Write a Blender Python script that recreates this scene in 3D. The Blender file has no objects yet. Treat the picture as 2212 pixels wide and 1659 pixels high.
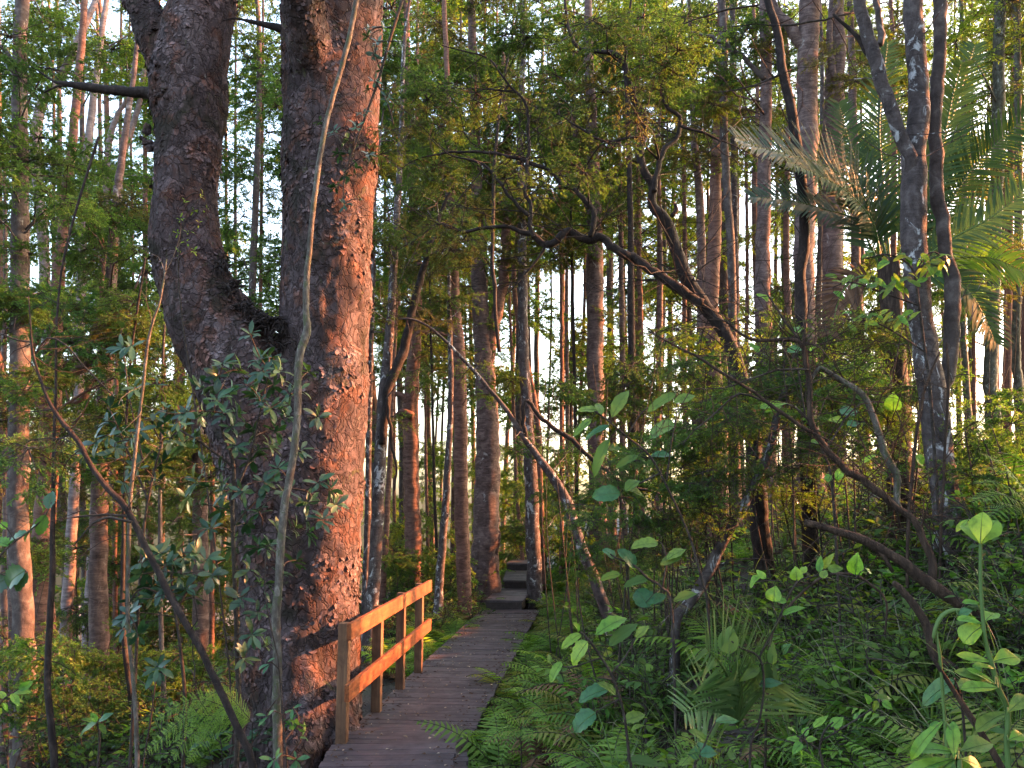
import bpy, bmesh, math, random
from mathutils import Vector, Matrix, noise, Quaternion
R = random.Random(7)
PI = math.pi
V = Vector
scene = bpy.context.scene
COL = scene.collection

# ------------------------------------------------------------------ camera
F, CU, CV = 1841.0, 1106.0, 829.5          # focal length and centre on a 2212 x 1659 picture
PITCH = math.atan((1090 - CV) / F)
CAMZ = 2.2
cam = bpy.data.cameras.new('camera')
cam.sensor_width = 36.0
cam.lens = 36.0 * F / 2212.0
cam.clip_start = 0.05
cam.clip_end = 3000
co = bpy.data.objects.new('camera', cam)
COL.objects.link(co)
co.location = (0, 0, CAMZ)
co.rotation_euler = (PI / 2 + PITCH, 0, 0)
scene.camera = co

# ------------------------------------------------------------------ sky, sun, exposure
SUN_AZ, SUN_EL = math.radians(74), math.radians(19)      # azimuth from straight ahead towards the right
w = bpy.data.worlds.new('World')
scene.world = w
w.use_nodes = True
wn = w.node_tree
bg = wn.nodes['Background']
sky = wn.nodes.new('ShaderNodeTexSky')
sky.sky_type = 'NISHITA'
sky.sun_disc = False
sky.sun_elevation = SUN_EL
sky.sun_rotation = SUN_AZ
sky.air_density = 1.0
sky.dust_density = 4.5
sky.ozone_density = 0.7
tint = wn.nodes.new('ShaderNodeMix')
tint.data_type = 'RGBA'
tint.blend_type = 'MULTIPLY'
tint.inputs[0].default_value = 1.0
tint.inputs[7].default_value = (1.0, .95, .90, 1)
wn.links.new(sky.outputs[0], tint.inputs[6])
wn.links.new(tint.outputs[2], bg.inputs[0])
bg.inputs[1].default_value = 0.15
sl = bpy.data.lights.new('sun', 'SUN')
sl.energy = 4.0
sl.angle = math.radians(0.6)
sl.color = (1.0, 0.33, 0.115)
so = bpy.data.objects.new('sun', sl)
COL.objects.link(so)
SUND = V((math.sin(SUN_AZ) * math.cos(SUN_EL), math.cos(SUN_AZ) * math.cos(SUN_EL), math.sin(SUN_EL)))
so.rotation_euler = SUND.to_track_quat('Z', 'Y').to_euler()
so.location = (20, 10, 20)
scene.view_settings.view_transform = 'Standard'
scene.view_settings.look = 'None'
scene.view_settings.gamma = 1.0
scene.view_settings.exposure = 3.65
scene.render.engine = 'CYCLES'
cy = scene.cycles
cy.max_bounces = 6
cy.diffuse_bounces = 4
cy.glossy_bounces = 2
cy.transmission_bounces = 3
cy.transparent_max_bounces = 4
cy.sample_clamp_indirect = 4.0
cy.caustics_reflective = False
cy.caustics_refractive = False

# ------------------------------------------------------------------ small maths
def P(u, v, Y):
    a = (u - CU) / F
    b = -(v - CV) / F
    c, s = math.cos(PITCH), math.sin(PITCH)
    d = V((a, c - b * s, s + b * c))
    t = Y / d.y
    return V((d.x * t, Y, CAMZ + d.z * t))

def proj(p):
    c, s = math.cos(PITCH), math.sin(PITCH)
    z = p.z - CAMZ
    d = p.y * c + z * s
    if d < 0.05:
        return None
    return CU + F * p.x / d, CV - F * (z * c - p.y * s) / d, d

def cdepth(p):
    return p.y * math.cos(PITCH) + (p.z - CAMZ) * math.sin(PITCH)

def lerp_tab(tab, x):
    if x <= tab[0][0]:
        return tab[0][1]
    for (a, b), (c, d) in zip(tab, tab[1:]):
        if x <= c:
            return b + (d - b) * (x - a) / (c - a)
    return tab[-1][1]

def sstep(a, b, x):
    t = max(0.0, min(1.0, (x - a) / (b - a)))
    return t * t * (3 - 2 * t)

CXT = [(0, -0.9), (6.5, -0.92), (8.3, -1.03), (12, -0.68), (18.5, -0.03), (21.2, 0.22), (24.5, 0.28), (32, 1.0), (60, 8)]
PZT = [(0, 0.75), (3, 0.55), (7.6, 0.1), (8.6, 0.0), (18, 0.0), (21, 0.2), (24.5, 0.5), (28, 0.7), (60, 0.8)]

def ground_z(x, y):
    s = x - lerp_tab(CXT, y)
    z = lerp_tab(PZT, y) - 0.30
    if s > 0.5:
        t = s - 0.5
        z += 0.10 * min(t, 0.5) + 0.50 * max(0, min(t, 6.2) - 0.5) + 0.10 * max(0, min(t, 25) - 6.2)
        z += 0.10 * sstep(0.3, 1.5, t) * noise.noise((x * .9, y * .9, 3)) * 2.0
    else:
        t = -s - 0.5
        if t > 0:
            z -= 0.06 * min(t, 1.2) + 0.22 * max(0, min(t, 22) - 1.2) + 0.05 * max(0, t - 22)
    dn = max(0.0, y - 25)
    z -= 0.085 * dn * (1 - sstep(2, 14, s)) + 0.03 * dn * sstep(2, 14, s)
    z += 0.10 * noise.noise((x * .45, y * .45, 0)) * sstep(0.6, 2.0, abs(s)) + 0.03 * noise.noise((x * 1.9, y * 1.9, 5))
    return z

def ground_hit(u, v, y0=1.5, y1=60):
    y = y0
    while y < y1:
        p = P(u, v, y)
        if p.z < ground_z(p.x, p.y):
            return V((p.x, p.y, ground_z(p.x, p.y)))
        y += 0.06 + y * 0.004
    return None

# ------------------------------------------------------------------ mesh builder
class MB:
    def __init__(self):
        self.v, self.f, self.m, self.s = [], [], [], []

    def face(self, idx, mat=0, smooth=True):
        self.f.append(idx); self.m.append(mat); self.s.append(smooth)

    def tube(self, pts, rad, sides=8, amp=0.0, freq=3.0, mat=0, cap=True, seed=0.0, ridge=0.0):
        n = len(pts)
        base = len(self.v)
        t = (pts[1] - pts[0]).normalized()
        nrm = t.orthogonal().normalized()
        for i in range(n):
            t2 = (pts[min(i + 1, n - 1)] - pts[max(i - 1, 0)])
            t2 = t2.normalized() if t2.length > 1e-9 else t
            q = t.rotation_difference(t2)
            nrm = (q @ nrm)
            nrm = (nrm - t2 * nrm.dot(t2)).normalized()
            t = t2
            bn = t.cross(nrm)
            for k in range(sides):
                a = 2 * PI * k / sides
                d = nrm * math.cos(a) + bn * math.sin(a)
                r = rad[i]
                if amp:
                    p = pts[i] + d * r
                    r *= 1 + amp * noise.noise(p * freq + V((seed, 0, 0))) + amp * .5 * noise.noise(p * freq * 2.7 + V((0, seed, 0)))
                    if ridge:
                        r *= 1 + ridge * noise.noise(V((p.x * 2, p.y * 2, p.z * 14 + seed)))
                self.v.append(pts[i] + d * r)
        for i in range(n - 1):
            for k in range(sides):
                a = base + i * sides + k
                b = base + i * sides + (k + 1) % sides
                self.face((a, b, b + sides, a + sides), mat)
        if cap:
            self.face(tuple(base + k for k in reversed(range(sides))), mat, False)
            self.face(tuple(base + (n - 1) * sides + k for k in range(sides)), mat, False)

    def box(self, mn, mx, mat=0, M=None):
        b = len(self.v)
        for z in (mn[2], mx[2]):
            for x, y in ((mn[0], mn[1]), (mx[0], mn[1]), (mx[0], mx[1]), (mn[0], mx[1])):
                p = V((x, y, z))
                self.v.append(M @ p if M else p)
        for q in ((3, 2, 1, 0), (4, 5, 6, 7), (0, 1, 5, 4), (1, 2, 6, 5), (2, 3, 7, 6), (3, 0, 4, 7)):
            self.face(tuple(b + i for i in q), mat, False)

    def leaf2(self, p, d, n, L, W, fold=0.25, mat=0):
        """small leaf: two triangles folded on the midrib"""
        s = d.cross(n)
        b = len(self.v)
        mid = p + d * (L * .45)
        self.v += [p, mid + s * W * .5 + n * (fold * W), p + d * L - n * (L * .12), mid - s * W * .5 + n * (fold * W)]
        self.face((b, b + 1, b + 2), mat, False)
        self.face((b, b + 2, b + 3), mat, False)

    def leaf(self, p, d, n, L, W, droop=0.3, fold=0.2, seg=5, prof='ell', serr=0.0, mat=0, wave=0.0, rnd=R):
        """large leaf: two strips along a curved midrib"""
        d = d.normalized()
        n = (n - d * n.dot(d))
        n = n.normalized() if n.length > 1e-6 else d.orthogonal().normalized()
        s = d.cross(n)
        b = len(self.v)
        pos = p.copy()
        ang = 0.0
        for i in range(seg + 1):
            t = i / seg
            if prof == 'ell':
                wd = math.sin(PI * (t ** .85)) ** .75
            elif prof == 'ova':
                wd = (math.sin(PI * (t ** .62)) ** .85)
            elif prof == 'obo':
                wd = (math.sin(PI * (t ** 1.35)) ** .8)
            else:
                wd = min(1, t * 5 + .35) * (1 - t ** 2.2)
            wd = max(wd, .03) * W * .5
            if serr and i % 2 and 0 < i < seg:
                wd *= 1 + serr
            dd = d * math.cos(ang) - n * math.sin(ang)
            nn = n * math.cos(ang) + d * math.sin(ang)
            wv = wave * W * math.sin(t * 9)
            self.v += [pos + s * wd + nn * (fold * wd + wv), pos.copy(), pos - s * wd + nn * (fold * wd - wv)]
            pos = pos + dd * (L / seg)
            ang += droop / seg
        for i in range(seg):
            a = b + i * 3
            self.face((a, a + 1, a + 4, a + 3), mat)
            self.face((a + 1, a + 2, a + 5, a + 4), mat)

    def blade(self, p, d, up, L, W, bend, seg=6, mat=0, twist=0.0):
        """grass blade or strap"""
        b = len(self.v)
        h = V((d.x, d.y, 0)).normalized() if (abs(d.x) + abs(d.y)) > 1e-6 else V((1, 0, 0))
        el = math.asin(max(-1, min(1, d.normalized().z)))
        s = V((-h.y, h.x, 0))
        pos = p.copy()
        for i in range(seg + 1):
            t = i / seg
            wd = W * .5 * min(1, .5 + 2 * t) * (1 - t ** 3 * .95)
            dd = h * math.cos(el) + V((0, 0, math.sin(el)))
            nn = -h * math.sin(el) + V((0, 0, math.cos(el)))
            ss = (s * math.cos(twist * t) + nn * math.sin(twist * t))
            self.v += [pos + ss * wd, pos - ss * wd]
            pos = pos + dd * (L / seg)
            el -= bend / seg * (0.5 + t)
        for i in range(seg):
            a = b + 2 * i
            self.face((a, a + 1, a + 3, a + 2), mat)

    def mesh(self, name, mats):
        me = bpy.data.meshes.new(name)
        me.from_pydata([tuple(p) for p in self.v], [], self.f)
        for m in mats:
            me.materials.append(m)
        me.polygons.foreach_set('material_index', self.m)
        me.polygons.foreach_set('use_smooth', self.s)
        me.update()
        return me

    def build(self, name, mats, parent=None, local=True):
        if not isinstance(mats, (list, tuple)):
            mats = [mats]
        if parent is not None and local:
            o0 = parent.location.copy()
            self.v = [p - o0 for p in self.v]
        return link(self.mesh(name, mats), name, parent)

def link(me, name, parent=None):
    o = bpy.data.objects.new(name, me)
    COL.objects.link(o)
    if parent is not None:
        o.parent = parent
    return o

def tag(o, label=None, cat=None, group=None, kind=None):
    if label: o['label'] = label
    if cat: o['category'] = cat
    if group: o['group'] = group
    if kind: o['kind'] = kind
    return o

def thing(name, loc, label, cat, group=None):
    o = bpy.data.objects.new(name, None)
    o.empty_display_size = .1
    COL.objects.link(o)
    o.location = loc
    return tag(o, label, cat, group)

def smooth_path(pts, rad, step):
    """Catmull-Rom through the points, about one sample per step"""
    op, orr = [], []
    n = len(pts)
    for i in range(n - 1):
        p0, p1, p2, p3 = pts[max(i - 1, 0)], pts[i], pts[i + 1], pts[min(i + 2, n - 1)]
        k = max(2, int(math.ceil((p2 - p1).length / step)))
        for j in range(k):
            t = j / k
            op.append(0.5 * ((2 * p1) + (p2 - p0) * t + (2 * p0 - 5 * p1 + 4 * p2 - p3) * t * t + (3 * p1 - p0 - 3 * p2 + p3) * t ** 3))
            orr.append(rad[i] + (rad[i + 1] - rad[i]) * t)
    op.append(pts[-1].copy()); orr.append(rad[-1])
    return op, orr

def px(path, Y):
    """picture path [(u, v, width)(, depth)] -> world points and radii"""
    ps, rs = [], []
    for q in path:
        y = q[3] if len(q) > 3 else Y
        p = P(q[0], q[1], y)
        ps.append(p)
        rs.append(max(.0025, q[2] * .5 * cdepth(p) / F))
    return ps, rs

# ------------------------------------------------------------------ materials
def nodes(name):
    m = bpy.data.materials.new(name)
    m.use_nodes = True
    nt = m.node_tree
    return m, nt, nt.nodes['Principled BSDF'], nt.nodes['Material Output']

def N(nt, t, **kw):
    n = nt.nodes.new(t)
    for k, v in kw.items():
        if k.startswith('i_'):
            n.inputs[k[2:].replace('_', ' ')].default_value = v
        else:
            setattr(n, k, v)
    return n

def ramp(nt, stops, src):
    r = nt.nodes.new('ShaderNodeValToRGB')
    e = r.color_ramp.elements
    while len(e) < len(stops):
        e.new(.5)
    for x, (pos, c) in zip(e, stops):
        x.position = pos
        x.color = (*c, 1) if len(c) == 3 else c
    nt.links.new(src, r.inputs[0])
    return r.outputs[0]

def mix(nt, f, a, b, mode='MIX'):
    m = nt.nodes.new('ShaderNodeMix')
    m.data_type = 'RGBA'
    m.blend_type = mode
    for s, i in ((f, 0), (a, 6), (b, 7)):
        if isinstance(s, (int, float)):
            m.inputs[i].default_value = s
        elif isinstance(s, tuple):
            m.inputs[i].default_value = (*s, 1)
        else:
            nt.links.new(s, m.inputs[i])
    return m.outputs[2]

def coords(nt, scale, rnd=True):
    tc = nt.nodes.new('ShaderNodeTexCoord')
    mp = nt.nodes.new('ShaderNodeMapping')
    mp.inputs['Scale'].default_value = scale
    nt.links.new(tc.outputs['Object'], mp.inputs[0])
    if rnd:
        oi = nt.nodes.new('ShaderNodeObjectInfo')
        ml = N(nt, 'ShaderNodeMath', operation='MULTIPLY')
        ml.inputs[1].default_value = 37.0
        nt.links.new(oi.outputs['Random'], ml.inputs[0])
        nt.links.new(ml.outputs[0], mp.inputs['Location'])
    return mp.outputs[0]

def tex(nt, co_, scale, detail=4, rough=.6, dist=0.0):
    n = nt.nodes.new('ShaderNodeTexNoise')
    n.inputs['Scale'].default_value = scale
    n.inputs['Detail'].default_value = detail
    n.inputs['Roughness'].default_value = rough
    n.inputs['Distortion'].default_value = dist
    nt.links.new(co_, n.inputs['Vector'])
    return n.outputs['Fac']

def vor(nt, co_, scale, feature='F1'):
    n = nt.nodes.new('ShaderNodeTexVoronoi')
    n.feature = feature
    n.inputs['Scale'].default_value = scale
    nt.links.new(co_, n.inputs['Vector'])
    return n.outputs['Distance']

def bump(nt, bsdf, h, strength, dist, prev=None):
    b = nt.nodes.new('ShaderNodeBump')
    b.inputs['Strength'].default_value = strength
    b.inputs['Distance'].default_value = dist
    nt.links.new(h, b.inputs['Height'])
    if prev is not None:
        nt.links.new(prev, b.inputs['Normal'])
    nt.links.new(b.outputs[0], bsdf.inputs['Normal'])
    return b.outputs[0]

def bark(name, dark, mid, light, lichen=None, lich_amt=.6, sc=(1, 1, 1), f=9, rings=0.0, bs=.8, bd=.02):
    m, nt, b, out = nodes(name)
    c = coords(nt, sc)
    a = tex(nt, c, f, 6, .65, .4)
    col = ramp(nt, [(.28, dark), (.5, mid), (.72, light)], a)
    if lichen:
        c1 = coords(nt, (1, 1, .7))
        l1 = tex(nt, c1, f * .55, 5, .7, 1.2)
        col = mix(nt, ramp(nt, [(lich_amt, (0, 0, 0)), (lich_amt + .07, (1, 1, 1))], l1), col, lichen)
    if rings:
        c2 = coords(nt, (3.0, 3.0, 17))
        r = tex(nt, c2, 1.0, 5, .68, 1.6)
        col = mix(nt, ramp(nt, [(.50, (0, 0, 0)), (.64, (rings, rings, rings))], r), col, tuple(min(1, x * 1.9) for x in light))
        col = mix(nt, ramp(nt, [(.30, (.8, .8, .8)), (.42, (0, 0, 0))], r), col, dark)
        n1 = bump(nt, b, r, .35, .010)
    else:
        n1 = None
    nt.links.new(col, b.inputs['Base Color'])
    b.inputs['Roughness'].default_value = .9
    b.inputs['Specular IOR Level'].default_value = .2
    h = tex(nt, c, f * 2.4, 6, .7, .3)
    bump(nt, b, h, bs, bd, n1)
    return m

def leafmat(name, c0, c1, c2, tl=.4, rough=.55, tcol=None, spec=.14, big=0):
    m, nt, b, out = nodes(name)
    geo = nt.nodes.new('ShaderNodeNewGeometry')
    oi = nt.nodes.new('ShaderNodeObjectInfo')
    ad = N(nt, 'ShaderNodeMath', operation='MULTIPLY_ADD')
    ad.inputs[1].default_value = .5
    nt.links.new(oi.outputs['Random'], ad.inputs[0])
    m2 = N(nt, 'ShaderNodeMath', operation='MULTIPLY')
    m2.inputs[1].default_value = .62
    nt.links.new(geo.outputs['Random Per Island'], m2.inputs[0])
    nt.links.new(m2.outputs[0], ad.inputs[2])
    col = ramp(nt, [(.05, c0), (.55, c1), (1.0, c2)], ad.outputs[0])
    if big:
        c_ = coords(nt, (1, 1, 1))
        n_ = tex(nt, c_, 38, 4, .65, .6)
        col = mix(nt, 1.0, col, ramp(nt, [(.3, (.55, .6, .55)), (.5, (1, 1, 1)), (.75, (1.3, 1.25, 1.1))], n_), 'MULTIPLY')
        sp = tex(nt, c_, 90, 3, .6)
        col = mix(nt, ramp(nt, [(.70, (0, 0, 0)), (.75, (.8, .8, .8))], sp), col, (.10, .075, .03))
        bump(nt, b, n_, .5, .006)
    nt.links.new(col, b.inputs['Base Color'])
    b.inputs['Roughness'].default_value = rough
    b.inputs['Specular IOR Level'].default_value = spec
    tr = nt.nodes.new('ShaderNodeBsdfTranslucent')
    tc = mix(nt, 1.0, col, tcol or (1.55, 1.75, .62), 'MULTIPLY')
    nt.links.new(tc, tr.inputs[0])
    mx = nt.nodes.new('ShaderNodeMixShader')
    mx.inputs[0].default_value = tl
    nt.links.new(b.outputs[0], mx.inputs[1])
    nt.links.new(tr.outputs[0], mx.inputs[2])
    nt.links.new(mx.outputs[0], out.inputs[0])
    return m

# barks
M_RICKER = bark('ricker_bark', (.022, .014, .013), (.066, .043, .038), (.115, .082, .076), (.20, .18, .17), .63, (1, 1, 1), 7, .30)
M_RED = bark('red_bark', (.03, .015, .011), (.088, .046, .035), (.14, .083, .068), (.22, .19, .17), .68, (1, 1, 2.2), 6, .22)
M_GREY = bark('grey_bark', (.02, .015, .014), (.05, .038, .035), (.105, .088, .082), (.24, .24, .22), .64, (1, 1, 1), 8)
M_LICHEN = bark('lichen_bark', (.012, .009, .009), (.042, .032, .031), (.095, .08, .077), (.27, .27, .275), .56, (1, 1, .7), 11, .10)
M_DARK = bark('dark_bark', (.006, .0045, .004), (.016, .011, .010), (.04, .03, .026), (.10, .095, .088), .70, (1, 1, .6), 14)
M_PALE = bark('pale_bark', (.022, .018, .013), (.065, .056, .047), (.16, .148, .128), (.05, .055, .03), .52, (1, 1, .5), 22, 0)
M_WHITE = bark('pale_pink_bark', (.075, .055, .054), (.14, .108, .106), (.21, .175, .172), (.15, .13, .12), .66, (1, 1, 2), 6, .25)
M_MOSS = bark('mossy_bark', (.018, .018, .012), (.05, .048, .034), (.11, .11, .09), (.20, .21, .18), .60, (1, 1, .6), 13)
M_DEAD = bark('dead_wood', (.014, .009, .007), (.034, .021, .015), (.085, .053, .036), None, .6, (3, 3, .5), 10, 0, 1.0, .03)
M_TWIG = bark('twig_bark', (.012, .009, .007), (.028, .021, .017), (.065, .053, .044), None, .6, (1, 1, 1), 20)
M_FIBRE = bark('palm_fibre', (.012, .008, .007), (.03, .02, .016), (.08, .056, .04), None, .6, (6, 6, 1), 6)

def kauri_bark(name, k, flake=False):
    m, nt, b, out = nodes(name)
    c = coords(nt, (1, 1, .8), False)
    nz = nt.nodes.new('ShaderNodeTexNoise')
    nz.inputs['Scale'].default_value = 6.0
    nz.inputs['Detail'].default_value = 5.0
    nt.links.new(c, nz.inputs['Vector'])
    ad = N(nt, 'ShaderNodeMix', data_type='VECTOR')
    ad.inputs[0].default_value = .26
    nt.links.new(c, ad.inputs[4]); nt.links.new(nz.outputs['Color'], ad.inputs[5])
    cw = ad.outputs[1]
    def cells(scale):
        n = nt.nodes.new('ShaderNodeTexVoronoi')
        n.inputs['Scale'].default_value = scale
        nt.links.new(cw, n.inputs['Vector'])
        e = nt.nodes.new('ShaderNodeTexVoronoi')
        e.feature = 'DISTANCE_TO_EDGE'
        e.inputs['Scale'].default_value = scale
        nt.links.new(cw, e.inputs['Vector'])
        sp = nt.nodes.new('ShaderNodeSeparateColor')
        nt.links.new(n.outputs['Color'], sp.inputs[0])
        return sp.outputs[0], e.outputs['Distance']
    r1, e1 = cells(13.0)
    r2, e2 = cells(33.0)
    big_ = tex(nt, c, 1.7, 6, .65, .5)
    col = ramp(nt, [(.30, (.060 * k, .042 * k, .044 * k)), (.5, (.155 * k, .115 * k, .120 * k)), (.7, (.25 * k, .20 * k, .21 * k))], big_)
    red = tex(nt, c, 3.4, 5, .65, .8)
    col = mix(nt, ramp(nt, [(.50, (0, 0, 0)), (.60, (.6, .6, .6))], red), col, (.22 * k, .085 * k, .045 * k))
    col = mix(nt, .55, col, ramp(nt, [(0, (.45, .42, .42)), (.5, (1, .98, .97)), (1, (1.6, 1.55, 1.55))], r1), 'MULTIPLY')
    col = mix(nt, .5, col, ramp(nt, [(0, (.5, .48, .46)), (.6, (1, 1, 1)), (1, (1.7, 1.65, 1.6))], r2), 'MULTIPLY')
    if not flake:
        col = mix(nt, ramp(nt, [(.010, (.6, .6, .6)), (.05, (0, 0, 0))], e1), col, (.016, .010, .009))
        col = mix(nt, ramp(nt, [(.02, (.6, .6, .6)), (.07, (0, 0, 0))], e2), col, (.02, .013, .012))
    lic = tex(nt, c, 15, 4, .75, 1.0)
    col = mix(nt, ramp(nt, [(.64, (0, 0, 0)), (.69, (.7, .7, .7))], lic), col, (.40 * k, .37 * k, .34 * k))
    cs = coords(nt, (2.2, 2.2, .22), False)
    stk = tex(nt, cs, 2.0, 6, .65, .6)
    col = mix(nt, ramp(nt, [(.54, (0, 0, 0)), (.66, (.85, .85, .85))], stk), col, (.022, .016, .015))
    msn = tex(nt, c, 2.6, 7, .75, 1.5)
    col = mix(nt, ramp(nt, [(.60, (0, 0, 0)), (.66, (.7, .7, .7))], msn), col, (.040, .044, .018))
    mo = tex(nt, c, 1.1, 7, .72, 1.2)
    col = mix(nt, ramp(nt, [(.55, (0, 0, 0)), (.63, (.8, .8, .8))], mo), col, (.018, .016, .012))
    nt.links.new(col, b.inputs['Base Color'])
    b.inputs['Roughness'].default_value = .95
    b.inputs['Specular IOR Level'].default_value = .1
    if not flake:
        h = mix(nt, .5, ramp(nt, [(0, (0, 0, 0)), (.12, (1, 1, 1))], e1), r1)
        n1 = bump(nt, b, h, .9, .03)
        fine = tex(nt, c, 40, 5, .7, .5)
        bump(nt, b, fine, .5, .012, n1)
    return m
M_KAURI = kauri_bark('kauri_bark', .33)
M_FLAKE = kauri_bark('kauri_bark_flake', .46, True)

# leaves
M_FINE = leafmat('leaf_olive', (.022, .042, .014), (.050, .085, .026), (.095, .125, .034), .45)
M_MID = leafmat('leaf_mid_green', (.024, .054, .016), (.054, .104, .028), (.095, .15, .036), .45)
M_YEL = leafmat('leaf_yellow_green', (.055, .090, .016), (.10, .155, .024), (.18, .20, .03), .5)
M_BROWNISH = leafmat('leaf_bronze', (.040, .038, .014), (.070, .068, .024), (.12, .105, .035), .45)
M_GLOSS = leafmat('leaf_glossy_dark', (.008, .024, .013), (.015, .042, .021), (.035, .08, .034), .2, .34, None, .28)
M_HERB = leafmat('leaf_herb_green', (.036, .070, .014), (.075, .130, .022), (.135, .19, .034), .42, .42, None, .22, 1)
M_BRIGHT = leafmat('leaf_bright_green', (.034, .095, .016), (.070, .165, .022), (.15, .23, .028), .42, .38, None, .22, 1)
M_BLUE = leafmat('leaf_blue_green', (.014, .050, .022), (.026, .082, .032), (.05, .12, .04), .3, .36, None, .22, 1)
M_FERN = leafmat('fern_green', (.058, .115, .022), (.10, .18, .030), (.16, .24, .042), .45, .5)
M_GRASS = leafmat('sedge_green', (.030, .058, .018), (.065, .105, .032), (.13, .165, .065), .4, .4)
M_STRAW = leafmat('sedge_straw', (.10, .095, .05), (.18, .165, .10), (.28, .25, .17), .3, .5, (1, 1, 1))
M_PALM = leafmat('palm_leaflet', (.014, .034, .011), (.024, .050, .016), (.045, .075, .022), .15, .6)
M_PALMG = leafmat('palm_leaflet_grey', (.026, .048, .034), (.042, .068, .050), (.07, .10, .075), .2, .5)
M_YPALM = leafmat('young_palm_leaflet', (.045, .085, .030), (.075, .13, .05), (.11, .17, .075), .15, .5)
M_DEADLEAF = leafmat('dead_leaf', (.025, .012, .008), (.06, .032, .019), (.12, .07, .042), .15, .7, (1, 1, 1))
M_DEADPALE = leafmat('pale_fallen_leaf', (.16, .11, .07), (.34, .27, .19), (.5, .44, .34), .2, .6, (1, 1, 1))
M_STEMG = leafmat('green_stem', (.03, .06, .018), (.05, .09, .025), (.08, .12, .035), .1, .5)

def ground_mat():
    m, nt, b, out = nodes('forest_floor')
    c = coords(nt, (1, 1, 1), False)
    a = tex(nt, c, 2.5, 8, .7, .4)
    col = ramp(nt, [(.3, (.012, .008, .006)), (.5, (.030, .019, .014)), (.7, (.06, .038, .026))], a)
    f = tex(nt, c, 30, 5, .75, .6)
    col = mix(nt, ramp(nt, [(.55, (0, 0, 0)), (.66, (.8, .8, .8))], f), col, (.085, .05, .033))
    col = mix(nt, ramp(nt, [(.34, (.9, .9, .9)), (.44, (0, 0, 0))], f), col, (.014, .010, .008))
    g = tex(nt, c, .8, 4, .6)
    col = mix(nt, ramp(nt, [(.5, (0, 0, 0)), (.65, (.5, .5, .5))], g), col, (.030, .045, .014))
    nt.links.new(col, b.inputs['Base Color'])
    b.inputs['Roughness'].default_value = .95
    bump(nt, b, f, 1.0, .04)
    return m
M_GROUND = ground_mat()

def wood(name, dark, mid, light, axis, spec=.3, rough=.7, wet=False):
    m, nt, b, out = nodes(name)
    sc = [14, 14, 14]
    sc[axis] = 1.0
    c = coords(nt, tuple(sc), False)
    geo = nt.nodes.new('ShaderNodeNewGeometry')
    a = tex(nt, c, 2.0, 6, .65, .8)
    col = ramp(nt, [(.3, dark), (.5, mid), (.72, light)], a)
    isl = ramp(nt, [(0, (.72, .72, .74)), (1, (1.25, 1.22, 1.2))], geo.outputs['Random Per Island'])
    col = mix(nt, 1.0, col, isl, 'MULTIPLY')
    c2 = coords(nt, (1, 1, 1), False)
    st = tex(nt, c2, 3.0, 6, .7, .5)
    col = mix(nt, ramp(nt, [(.46, (0, 0, 0)), (.66, (.85, .85, .85))], st), col, dark)
    nt.links.new(col, b.inputs['Base Color'])
    nt.links.new(ramp(nt, [(.3, (rough - .15,) * 3), (.7, (rough + .1,) * 3)], st), b.inputs['Roughness'])
    b.inputs['Specular IOR Level'].default_value = spec
    bump(nt, b, a, .35, .006)
    return m
M_DECK = wood('deck_planks', (.018, .013, .015), (.040, .031, .035), (.07, .056, .06), 0, .35, .6)
M_BEARER = wood('deck_bearer', (.012, .009, .008), (.028, .02, .018), (.055, .04, .034), 1)
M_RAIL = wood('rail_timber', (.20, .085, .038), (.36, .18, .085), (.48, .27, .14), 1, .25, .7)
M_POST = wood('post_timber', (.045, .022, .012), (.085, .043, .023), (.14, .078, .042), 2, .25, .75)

# ------------------------------------------------------------------ ground
def axis_vals(lo, hi, nlo, nhi, d):
    xs, x = [], nlo
    while x < nhi:
        xs.append(x); x += d
    xs.append(nhi)
    g = d
    x = nhi
    while x < hi:
        g *= 1.22
        x += g
        xs.append(min(x, hi))
    g, x = d, nlo
    left = []
    while x > lo:
        g *= 1.22
        x -= g
        left.append(max(x, lo))
    return list(reversed(left)) + xs

def build_ground():
    xs = axis_vals(-500, 500, -11, 11, .14)
    ys = axis_vals(-120, 900, 1.5, 24, .14)
    mb = MB()
    for y in ys:
        for x in xs:
            z = ground_z(x, y)
            # keep clear of the underside of the boardwalk
            mb.v.append(V((x, y, z)))
    nx = len(xs)
    for j in range(len(ys) - 1):
        for i in range(nx - 1):
            a = j * nx + i
            mb.face((a, a + 1, a + nx + 1, a + nx))
    tag(mb.build('ground', M_GROUND), kind='structure')
build_ground()

# ------------------------------------------------------------------ boardwalk
def plank_strip(mb, y0, y1, wl, wr, z, pitch=.145, th=.035, skew=0.0):
    y = y0
    rr = random.Random(int(y0 * 100))
    while y < y1 - .02:
        ye = min(y + pitch - .008, y1)
        ym = (y + ye) / 2
        c = lerp_tab(CXT, ym)
        sl_ = (lerp_tab(CXT, ym + .3) - lerp_tab(CXT, ym - .3)) / .6
        M = Matrix.Translation((c, ym, z + rr.uniform(-.003, .003))) @ Matrix.Rotation(-math.atan(sl_), 4, 'Z') @ Matrix.Rotation(rr.uniform(-.006, .006), 4, 'X')
        h = (ye - y) / 2
        mb.box((-wl + rr.uniform(-.012, .012), -h, -th), (wr + rr.uniform(-.012, .012), h, 0), 0, M)
        y += pitch

def beam(mb, a, b, wid, hgt, mat=0):
    """box from a to b, top face through a-b"""
    d = (b - a)
    L = d.length
    x = d.normalized()
    yv = V((0, 0, 1)).cross(x).normalized()
    z = x.cross(yv)
    M = Matrix((( x.x, yv.x, z.x, a.x), (x.y, yv.y, z.y, a.y), (x.z, yv.z, z.z, a.z), (0, 0, 0, 1)))
    mb.box((0, -wid / 2, -hgt), (L, wid / 2, 0), mat, M)

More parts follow.
